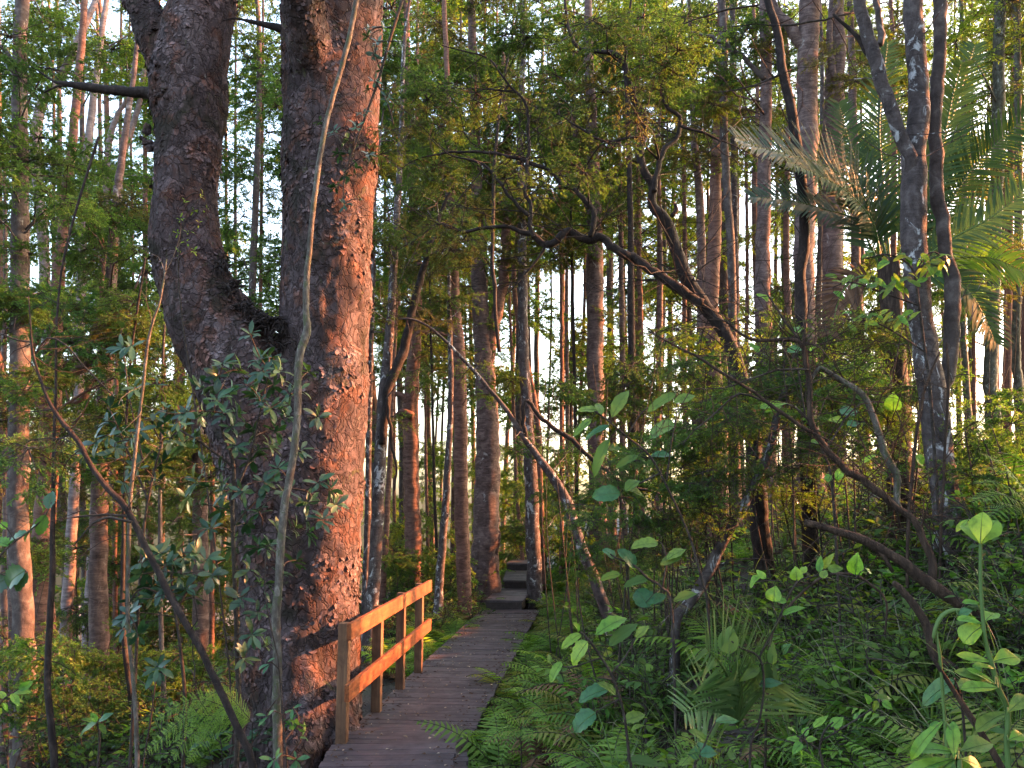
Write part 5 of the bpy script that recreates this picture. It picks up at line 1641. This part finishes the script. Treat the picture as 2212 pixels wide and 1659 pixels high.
plant('curled_leaf_plant', 'single long strap leaf curling over beside the bright juicy plant', 'plant', 2.6,
      [[(2030, 1410, 7), (2018, 1390, 8), (2020, 1360, 9), (2035, 1330, 10), (2060, 1318, 10), (2085, 1322, 9), (2098, 1330, 7)]],
      [(2096, 1328, 2100, 1345, 22, M_BRIGHT), (2070, 1330, 2098, 1318, 22, M_BLUE)], M_BRIGHT, M_STEMG)
plant('fleshy_herb', 'glossy lime green plant with thick upright leaves at the bottom right', 'plant', 2.1,
      [[(2075, 1700, 14), (2070, 1640, 12), (2062, 1600, 10)]],
      [(2062, 1640, 2056, 1556, 26, M_BRIGHT), (2040, 1556, 1956, 1626, 26, M_BRIGHT), (2062, 1625, 1975, 1612, 34, M_BRIGHT), (2058, 1640, 1948, 1665, 36, M_BRIGHT), (2072, 1625, 2140, 1600, 40, M_HERB), (2070, 1640, 2135, 1650, 30, M_BRIGHT), (2066, 1640, 2020, 1662, 30, M_BRIGHT), (2068, 1645, 2100, 1672, 34, M_HERB)], M_BRIGHT, M_STEMG, prof='obo', seg=11, serr=.06)
plant('round_leaf_plant', 'plant with one big blue green oval leaf beside the broken stick', 'plant', 2.7,
      [[(2080, 1540, 6), (2074, 1500, 6), (2064, 1474, 5)]],
      [(2062, 1470, 1988, 1512, 44, M_BLUE), (2072, 1490, 2100, 1460, 24, M_HERB)], M_BLUE, M_TWIG, prof='ell')
plant('round_leaf_sapling', 'spindly sapling with large round leaves in the middle of the right bank', 'sapling', 3.6,
      [[(1620, 1640, 6), (1640, 1560, 5), (1650, 1480, 5), (1640, 1420, 5), (1600, 1400, 4), (1580, 1385, 3)], [(1640, 1420, 4), (1680, 1340, 4), (1720, 1260, 4), (1760, 1245, 3), (1800, 1240, 3), (1850, 1250, 3)], [(1680, 1340, 3), (1670, 1310, 3)]],
      [(1576, 1414, 1572, 1350, 44, M_MID), (1668, 1436, 1668, 1388, 20, M_MID), (1690, 1412, 1700, 1390, 22, M_BLUE), (1672, 1300, 1672, 1266, 34, M_BRIGHT), (1640, 1244, 1618, 1264, 18, M_BRIGHT), (1655, 1250, 1632, 1230, 14, M_BRIGHT), (1722, 1255, 1718, 1225, 28, M_BRIGHT), (1735, 1240, 1738, 1218, 16, M_BRIGHT),
       (1775, 1228, 1800, 1196, 16, M_HERB), (1788, 1230, 1822, 1226, 18, M_HERB), (1770, 1236, 1772, 1200, 16, M_BRIGHT), (1848, 1242, 1850, 1198, 36, M_BRIGHT), (1870, 1230, 1885, 1238, 14, M_BRIGHT), (1778, 1250, 1782, 1230, 18, M_HERB), (1640, 1440, 1600, 1470, 22, M_HERB), (1690, 1330, 1740, 1300, 18, M_BRIGHT), (1700, 1300, 1660, 1290, 16, M_BRIGHT), (1640, 1480, 1690, 1470, 24, M_BLUE)], M_BRIGHT, prof='ova')
plant('round_leaf_sapling', 'low sapling with scattered bright oval leaves at bottom right of centre', 'sapling', 3.0,
      [[(1780, 1680, 6), (1770, 1620, 5), (1780, 1580, 4), (1800, 1560, 3)], [(1770, 1620, 4), (1740, 1600, 3), (1722, 1590, 3)], [(1775, 1600, 4), (1840, 1560, 3), (1900, 1520, 3)]],
      [(1797, 1572, 1820, 1548, 26, M_BRIGHT), (1757, 1572, 1788, 1544, 16, M_BRIGHT), (1850, 1558, 1852, 1534, 14, M_BRIGHT), (1895, 1512, 1928, 1504, 20, M_HERB), (1880, 1520, 1870, 1500, 16, M_BRIGHT), (1730, 1600, 1700, 1592, 16, M_BRIGHT), (1732, 1605, 1712, 1625, 18, M_BRIGHT), (1735, 1590, 1745, 1570, 16, M_BRIGHT),
       (1740, 1600, 1765, 1596, 16, M_BRIGHT), (1725, 1620, 1740, 1645, 18, M_BRIGHT), (1745, 1615, 1762, 1632, 16, M_BRIGHT), (1720, 1585, 1705, 1570, 16, M_BRIGHT), (1900, 1518, 1880, 1535, 16, M_HERB), (1905, 1516, 1930, 1530, 16, M_BRIGHT)], M_BRIGHT, prof='ova')
plant('round_leaf_sapling', 'sapling with dull blue oval leaves at the foot of the young palm', 'sapling', 3.3,
      [[(1500, 1690, 6), (1510, 1640, 5), (1530, 1590, 4), (1545, 1562, 3)]],
      [(1545, 1562, 1598, 1548, 28, M_BLUE), (1518, 1640, 1500, 1605, 40, M_BLUE), (1512, 1630, 1545, 1620, 28, M_BLUE), (1505, 1650, 1470, 1640, 26, M_HERB), (1525, 1600, 1495, 1575, 22, M_HERB)], M_BLUE)
plant('climbing_shrub', 'bright leafy climber spilling over the front of the grey tree below the palm crown', 'shrub', 6.2,
      [[(2010, 860, 7), (1998, 760, 6), (1985, 660, 6), (1970, 580, 5), (1920, 550, 4), (1870, 560, 3)], [(1975, 590, 4), (2010, 545, 4), (2045, 560, 3)], [(1985, 660, 4), (1900, 630, 4), (1840, 610, 3), (1800, 620, 2)], [(1998, 760, 4), (1900, 700, 4), (1830, 690, 3)]],
      [(1870 + 14 * k + (k * 37 % 17), 556 + (k * 29 % 23) - 10, 1870 + 14 * k + (k * 37 % 17) + (-1) ** k * (18 + k * 7 % 14), 545 + (k * 53 % 40) - 8, 12 + k * 5 % 8, (M_BRIGHT, M_HERB, M_YEL)[k % 3]) for k in range(14)] +
      [(1800 + 9 * k, 630 - (k * 31 % 40), 1800 + 9 * k + (-1) ** k * 24, 640 - (k * 47 % 50), 13, (M_BRIGHT, M_HERB)[k % 2]) for k in range(22)] +
      [(1830 + 11 * k, 700 - (k * 23 % 30), 1830 + 11 * k + (-1) ** k * 22, 712 - (k * 41 % 50), 12, (M_HERB, M_BRIGHT, M_MID)[k % 3]) for k in range(14)] +
      [(1985 + 8 * k, 560 + (k * 19 % 26), 1985 + 8 * k + (-1) ** k * 20, 555 + (k * 43 % 44), 13, (M_BRIGHT, M_YEL)[k % 2]) for k in range(8)], M_BRIGHT)
plant('bank_sapling', 'sapling with a few vivid single leaves hanging in the tangle left of the grey tree', 'sapling', 5.2,
      [[(1800, 1080, 6), (1780, 980, 5), (1740, 900, 5), (1690, 870, 4), (1645, 884, 3)], [(1780, 980, 4), (1830, 900, 4), (1870, 870, 3), (1930, 880, 3), (1960, 960, 3)], [(1740, 900, 4), (1725, 800, 4), (1720, 720, 3)]],
      [(1818, 896, 1854, 880, 36, M_BLUE), (1640, 882, 1702, 862, 20, M_BRIGHT), (1650, 890, 1690, 872, 16, M_BRIGHT), (1930, 888, 1928, 850, 36, M_BRIGHT), (1978, 984, 2002, 1004, 22, M_BRIGHT), (1805, 1036, 1826, 1008, 24, M_BRIGHT), (1795, 1040, 1780, 1020, 16, M_BRIGHT), (1858, 1002, 1892, 978, 14, M_BRIGHT),
       (1720, 722, 1724, 700, 22, M_BRIGHT), (1700, 760, 1735, 748, 20, M_BLUE), (1750, 760, 1765, 740, 14, M_BRIGHT), (1770, 805, 1790, 812, 12, M_BRIGHT), (1820, 910, 1790, 905, 20, M_HERB), (1830, 920, 1856, 912, 22, M_BLUE), (1780, 960, 1750, 950, 18, M_HERB), (1640, 760, 1620, 740, 16, M_BRIGHT), (1660, 650, 1640, 630, 18, M_BRIGHT)], M_BRIGHT, prof='ova')
plant('edge_sapling', 'dark lobed leaves reaching in from the left edge', 'sapling', 3.2,
      [[(-60, 1330, 6), (-20, 1230, 5), (20, 1180, 4), (60, 1150, 4), (95, 1118, 3), (112, 1085, 2)], [(-20, 1230, 4), (20, 1245, 3), (50, 1240, 3)]],
      [(98, 1112, 82, 1156, 24, M_MID), (105, 1100, 110, 1060, 22, M_GLOSS), (80, 1135, 40, 1160, 22, M_BLUE), (60, 1150, 0, 1172, 26, M_BLUE), (20, 1180, -20, 1160, 26, M_BRIGHT), (55, 1232, 0, 1262, 46, M_GLOSS), (60, 1238, 30, 1275, 30, M_GLOSS), (20, 1245, -30, 1275, 40, M_GLOSS), (0, 1130, 15, 1140, 14, M_BRIGHT)], M_GLOSS, seg=11, serr=.3)
plant('edge_sapling', 'bright compound leaves poking in at the left edge near the bottom', 'sapling', 4.5,
      [[(-20, 1580, 5), (0, 1520, 4), (30, 1495, 3), (62, 1478, 2)]],
      [(40, 1490, 68, 1474, 16, M_BRIGHT), (30, 1495, 62, 1492, 16, M_BRIGHT), (25, 1498, 40, 1520, 15, M_BRIGHT), (10, 1510, 0, 1490, 14, M_BRIGHT), (15, 1505, 55, 1512, 12, M_HERB), (0, 1520, 20, 1535, 16, M_BRIGHT), (-5, 1530, 10, 1550, 16, M_HERB)], M_BRIGHT)
plant('broad_leaf_seedling', 'pair of broad grey green leaves low at the left, under the dark blotched trunk', 'seedling', 7.5,
      [[(215, 1600, 5), (212, 1575, 4), (210, 1560, 3)]],
      [(210, 1560, 162, 1588, 18, M_BLUE), (212, 1560, 240, 1538, 16, M_BLUE), (208, 1560, 200, 1540, 14, M_BRIGHT), (212, 1565, 228, 1580, 14, M_HERB), (210, 1562, 180, 1550, 12, M_HERB)], M_BLUE)

# ------------------------------------------------------------------ glossy shrubs round the forked tree
def whorl_shrub(name, label, Y, stems, spots, Lm, mat=M_GLOSS, seed=1, nl=(7, 11), cat='shrub', base=True):
    rgp = random.Random(seed)
    ps, rs = px(stems[0], Y)
    b = ps[0].copy(); gz = ground_z(b.x, b.y)
    if base:
        if b.z > gz:
            ps.insert(0, V((b.x, b.y, gz - .05))); rs.insert(0, rs[0])
        b.z = gz
    t = thing(name, b, label, cat)
    few = len(spots) * nl[1] <= 110
    wood_, lf = MB(), MB()
    allp = []
    for i, st in enumerate(stems):
        if i: ps, rs = px(st, Y)
        pp, rr = smooth_path(ps, rs, .05)
        wood_.tube(pp, rr, 7, .06, 14)
        allp += pp
    for sp in spots:
        u, v = sp[0], sp[1]
        p = P(u, v, Y + rgp.uniform(-.45, .3))
        a = min(allp, key=lambda q: (q - p).length + .8 * max(0, q.z - p.z + .05))
        m = a.lerp(p, .5) + V((rgp.gauss(0, .03), rgp.gauss(0, .03), .02))
        pp, rr = smooth_path([a, m, p], [.006, .005, .0035], .05)
        wood_.tube(pp, rr, 5, cap=False)
        allp += pp[2:]
        ax = ((p - m).normalized() + V((0, -.25, .5))).normalized()
        for k in range(rgp.randint(*nl)):
            az = k * 2.4 + rgp.random()
            e1 = ax.orthogonal().normalized(); e2 = ax.cross(e1)
            sp_ = rgp.uniform(.55, 1.25)
            d = (ax * rgp.uniform(.05, .75) + (e1 * math.cos(az) + e2 * math.sin(az)) * sp_).normalized()
            L = Lm * rgp.uniform(.6, 1.2)
            if few: lf = MB()
            elif k == 0: lf = MB()
            lf.leaf(p - ax * rgp.uniform(0, .06), d, ax + V((0, 0, .5)), L, L * rgp.uniform(.27, .36), rgp.uniform(.2, .9), .14, 5, 'obo', 0, 0, .02, rgp)
            if few: lf.build('leaf', [mat], t)
        if not few: lf.build('leaf_cluster', [mat], t)
    wood_.build('stem', M_TWIG, t)

whorl_shrub('glossy_shrub', 'glossy dark leaved shrub growing in front of the forked tree below its fork', 7.6,
    [[(515, 1540, 12), (513, 1406, 11), (507, 1240, 10), (502, 1106, 9), (505, 1010, 8), (490, 960, 7), (478, 930, 6), (480, 870, 4)], [(500, 1080, 7), (540, 985, 6), (560, 900, 5), (575, 830, 4)], [(505, 1010, 6), (440, 960, 5), (390, 930, 4)], [(500, 1140, 6), (580, 1060, 5), (660, 1060, 4)]],
    [(482, 782), (500, 800), (470, 812), (455, 830), (560, 770), (578, 768), (592, 782), (566, 800), (540, 720), (525, 800), (608, 800), (430, 838), (500, 850), (520, 890), (480, 892), (505, 920), (455, 880), (430, 900), (400, 890), (375, 905), (585, 880), (612, 880), (600, 930), (620, 900), (560, 860), (545, 930), (590, 960), (650, 840), (670, 800), (690, 900),
     (440, 1000), (420, 1040), (450, 1050), (470, 1010), (400, 1080), (430, 1090), (540, 990), (600, 1010), (570, 1040), (690, 1040), (720, 1060), (660, 1090), (610, 1150), (585, 1180), (640, 1140), (480, 1060), (395, 960), (420, 940), (730, 1090), (520, 1060), (555, 1100), (530, 830), (550, 850), (470, 860), (590, 830), (620, 850), (510, 960), (560, 970), (480, 1100), (530, 1130), (560, 1180), (500, 1180), (620, 1060), (650, 970), (540, 1230), (575, 1260), (520, 1290), (560, 1320), (610, 1230), (640, 1210), (590, 1300), (545, 1370), (670, 1150), (700, 1120), (450, 1140), (430, 1130), (530, 1420), (580, 1390)], .145, seed=3)
whorl_shrub('glossy_shrub', 'loose glossy leaved shrub stretching left between the reddish trunk and the forked tree', 7.3,
    [[(290, 1500, 8), (300, 1300, 7), (310, 1150, 6), (330, 1030, 5), (350, 960, 4)], [(320, 1080, 5), (270, 960, 4), (240, 890, 3)], [(310, 1000, 4), (280, 860, 3), (268, 760, 2)]],
    [(265, 708), (285, 745), (262, 750), (275, 800), (290, 835), (225, 910), (240, 880), (230, 940), (255, 925), (330, 890), (345, 920), (300, 930), (310, 955), (280, 950), (250, 975), (370, 945), (350, 1000), (325, 985), (295, 1010), (265, 1040), (385, 910), (360, 880), (200, 960), (180, 985), (340, 1040), (220, 990), (340, 830)], .135, seed=5, nl=(5, 8))
whorl_shrub('glossy_shrub', 'dense bunch of drooping glossy leaves behind the dark leaning sapling', 7.2,
    [[(400, 1540, 8), (390, 1400, 7), (375, 1300, 6), (370, 1240, 5)], [(375, 1300, 5), (310, 1270, 4), (280, 1300, 3)], [(380, 1320, 5), (430, 1240, 4), (470, 1220, 3)]],
    [(300, 1215), (325, 1205), (350, 1195), (375, 1195), (400, 1200), (425, 1195), (445, 1210), (310, 1240), (340, 1230), (370, 1228), (395, 1240), (330, 1260), (290, 1290), (305, 1300), (330, 1290), (275, 1325), (350, 1270), (400, 1270), (285, 1350), (265, 1355), (460, 1240), (430, 1290), (300, 1375), (360, 1215), (385, 1215)], .14, seed=7)
whorl_shrub('glossy_seedling', 'tall seedling topped by one rosette of leaves, left of the dark leaning sapling', 7.2,
    [[(310, 1650, 4), (325, 1560, 4), (335, 1480, 3), (338, 1450, 3)]], [(338, 1448), (340, 1440)], .15, seed=8, nl=(6, 7), cat='seedling')
whorl_shrub('glossy_seedling', 'leafy shoots sprouting round the foot of the pale slender sapling', 6.4,
    [[(620, 1660, 5), (612, 1560, 4), (606, 1480, 4), (600, 1420, 3)], [(612, 1560, 4), (640, 1540, 3)], [(606, 1500, 3), (575, 1540, 3)], [(620, 1640, 3), (650, 1600, 3)]],
    [(575, 1430), (632, 1530), (640, 1575), (575, 1545), (628, 1560), (655, 1590), (575, 1175), (640, 1640), (590, 1640)], .10, M_BLUE, seed=9, nl=(3, 6), cat='seedling')
whorl_shrub('hanging_branch', 'dark leafed spray hanging across the right trunk of the forked tree', 7.9,
    [[(935, -160, 9), (890, -60, 8), (850, 60, 7), (815, 180, 6), (775, 290, 5), (745, 380, 4), (742, 440, 3)], [(850, 60, 5), (810, 60, 4), (795, 80, 3)], [(815, 180, 5), (840, 230, 4), (850, 270, 3)]],
    [(800, 60), (815, 90), (790, 75), (806, 120), (830, 60), (845, 110), (825, 150), (860, 40), (810, 170), (785, 240), (770, 270), (745, 300), (730, 330), (760, 330), (720, 280), (690, 260), (775, 360), (750, 380), (800, 330), (835, 210), (855, 170), (870, 90), (840, 260), (790, 190), (720, 400), (745, 440), (780, 430)], .085, seed=11, nl=(6, 10), cat='branch', base=False)
whorl_shrub('epiphyte', 'small yellowish leafy twigs sprouting on the left trunk of the forked tree', 8.75,
    [[(500, 1500, 4), (440, 1000, 4), (395, 700, 4), (385, 560, 3), (400, 470, 3), (430, 430, 2)]],
    [(400, 430), (420, 455), (440, 420), (390, 470), (410, 500), (430, 480), (400, 520), (380, 500), (450, 450), (380, 540), (420, 540)], .06, M_YEL, seed=13, nl=(3, 5), cat='plant')

# ------------------------------------------------------------------ single fern fronds that stand out
def frond_along(mb, pts, wide, npin, rgp):
    pp, _ = smooth_path(pts, [1] * len(pts), .02)
    n = len(pp)
    L = sum((pp[i + 1] - pp[i]).length for i in range(n - 1))
    mb.tube(pp, [.006 * L * (1 - .7 * i / n) for i in range(n)], 4, mat=1, cap=False)
    for i in range(npin):
        t = .1 + .9 * i / npin
        k = min(n - 2, int(t * (n - 1)))
        p = pp[k]; d = (pp[k + 1] - pp[k]).normalized()
        view = (V((0, 0, CAMZ)) - p).normalized()
        nn = (view * .6 + V((0, 0, .8)))
        nn = (nn - d * nn.dot(d)).normalized()
        s = d.cross(nn)
        pl = L * wide * min(1, (t + .1) * 2) * (1 - t) ** .75 * 1.3
        for sg in (-1, 1):
            pd = (s * sg + d * .45 - nn * rgp.uniform(0, .2)).normalized()
            q = pd.cross(nn).normalized()
            kk = 9
            for j in range(kk):
                tt = (j + .2) / kk
                c = p + pd * pl * tt - nn * pl * .12 * tt * tt
                ln = min(L / npin * .46, pl * .25) * (1 - tt * .8) + .002
                for sd in (-1, 1):
                    ld = (q * sd + pd * .6).normalized()
                    w_ = pl / kk * .8
                    b = len(mb.v)
                    mb.v += [c - pd * w_ * .5, c + pd * w_ * .5, c + ld * ln + pd * w_ * .2]
                    mb.face((b, b + 1, b + 2), 0, False)

def hero_fern(label, base, Y, tips, wide=.22, npin=18, mat=None, lift=60):
    b = P(base[0], base[1], Y)
    b.z = min(b.z, ground_z(b.x, b.y))
    p0 = P(base[0], base[1], Y)
    t = thing('fern', b, label, 'fern')
    rgp = random.Random(int(base[0]))
    for tp in tips:
        y1 = tp[2] if len(tp) > 2 else Y - .15
        e = P(tp[0], tp[1], y1)
        mid = p0.lerp(e, .55) + V((0, 0, lift * Y / F))
        mb = MB()
        frond_along(mb, [p0, mid, e], wide, npin, rgp)
        if (p0 - b).length > .05:
            mb.tube([b + V((0, 0, -.02)), b.lerp(p0, .5) + V((.01, 0, 0)), p0], [.006, .005, .004], 5, mat=1, cap=False)
        mb.build('frond', [mat or M_FERN, M_TWIG], t)
hero_fern('pale green fern fronds entering at the right edge beside the tall sedge', (2260, 1120), 3.0, [(2110, 975), (2105, 1045), (2095, 1085), (2130, 1010), (2120, 1130), (2180, 960)], .26, 20, M_FERN, 30)
hero_fern('broad arching fern fronds at the bottom left, just left of the forked tree', (545, 1560), 7.2, [(420, 1530), (350, 1590), (310, 1630), (360, 1650), (430, 1600), (330, 1560), (400, 1655)], .24, 26, M_FERN, 45)
hero_fern('bright fern frond at the bottom beside the right corner of the nearest platform', (1125, 1575), 4.6, [(1038, 1632), (1060, 1560), (1080, 1650), (1150, 1640), (1180, 1560)], .24, 18, M_FERN, 25)
hero_fern('low green fern at the foot of the toothed sapling at bottom centre', (1540, 1640), 3.4, [(1450, 1610), (1470, 1655), (1600, 1630), (1530, 1590)], .25, 16, M_FERN, 20)

# ------------------------------------------------------------------ fallen leaves and twigs
def litter():
    rgp = random.Random(77)
    mb = MB()
    for i in range(15000):
        if i < 9000:
            u, v = rgp.uniform(1000, 2230), rgp.uniform(1080, 1700)
        else:
            u, v = rgp.uniform(-20, 1050), rgp.uniform(1290, 1700)
        p = ground_hit(u, v, 2.0, 26)
        if p is None: continue
        p = p + V((rgp.gauss(0, .05), rgp.gauss(0, .05), 0))
        p.z = ground_z(p.x, p.y) + .006
        a = rgp.uniform(0, 6.28)
        d = V((math.cos(a), math.sin(a), rgp.uniform(-.1, .5))).normalized()
        L = rgp.uniform(.025, .075)
        mb.leaf2(p, d, V((rgp.gauss(0, .4), rgp.gauss(0, .4), 1)).normalized(), L, L * rgp.uniform(.25, .5), .25, 1 if rgp.random() < .1 else 0)
    for i in range(1500):
        u, v = rgp.uniform(900, 2230), rgp.uniform(1150, 1690)
        p = ground_hit(u, v, 2.0, 16)
        if p is None: continue
        a = rgp.uniform(0, 6.28)
        d = V((math.cos(a), math.sin(a), rgp.uniform(-.15, .35)))
        L = rgp.uniform(.08, .45)
        mb.tube([p + V((0, 0, .01)), p + d * L * .5 + V((0, 0, .02)), p + d * L + V((0, 0, rgp.uniform(0, .03)))], [.004, .0035, .002], 4, mat=2, cap=False)
    o = mb.build('leaf_litter', [M_DEADLEAF, M_DEADPALE, M_DEAD])
    o['kind'] = 'stuff'
    mb = MB()
    for i in range(560):
        y = rgp.uniform(5.0, 18.4)
        top = .18 if y < 7.6 else 0.0
        wd = .5 if y < 7.6 else .58
        x = lerp_tab(CXT, y) + rgp.uniform(-wd, wd)
        a = rgp.uniform(0, 6.28)
        L = rgp.uniform(.016, .045) if rgp.random() < .9 else rgp.uniform(.04, .06)
        mb.leaf2(V((x, y, top + .006)), V((math.cos(a), math.sin(a), rgp.uniform(0, .4))).normalized(), V((rgp.gauss(0, .2), rgp.gauss(0, .2), 1)).normalized(), L, L * rgp.uniform(.4, .7), .2, 0 if rgp.random() < .7 else 1)
    for i in range(700):
        y = rgp.uniform(5.0, 18.4)
        top = .18 if y < 7.6 else 0.0
        wd = .5 if y < 7.6 else .58
        sd = rgp.choice((-1, 1))
        x = lerp_tab(CXT, y) + sd * wd * (1 - min(1, abs(rgp.gauss(0, .22))))
        a = rgp.uniform(0, 6.28)
        L = rgp.uniform(.02, .06)
        mb.leaf2(V((x, y, top + .006)), V((math.cos(a), math.sin(a), rgp.uniform(0, .4))).normalized(), V((rgp.gauss(0, .3), rgp.gauss(0, .3), 1)).normalized(), L, L * rgp.uniform(.3, .6), .25, 1)
    o = mb.build('fallen_leaves', [M_DEADPALE, M_DEADLEAF])
    o['kind'] = 'stuff'
litter()
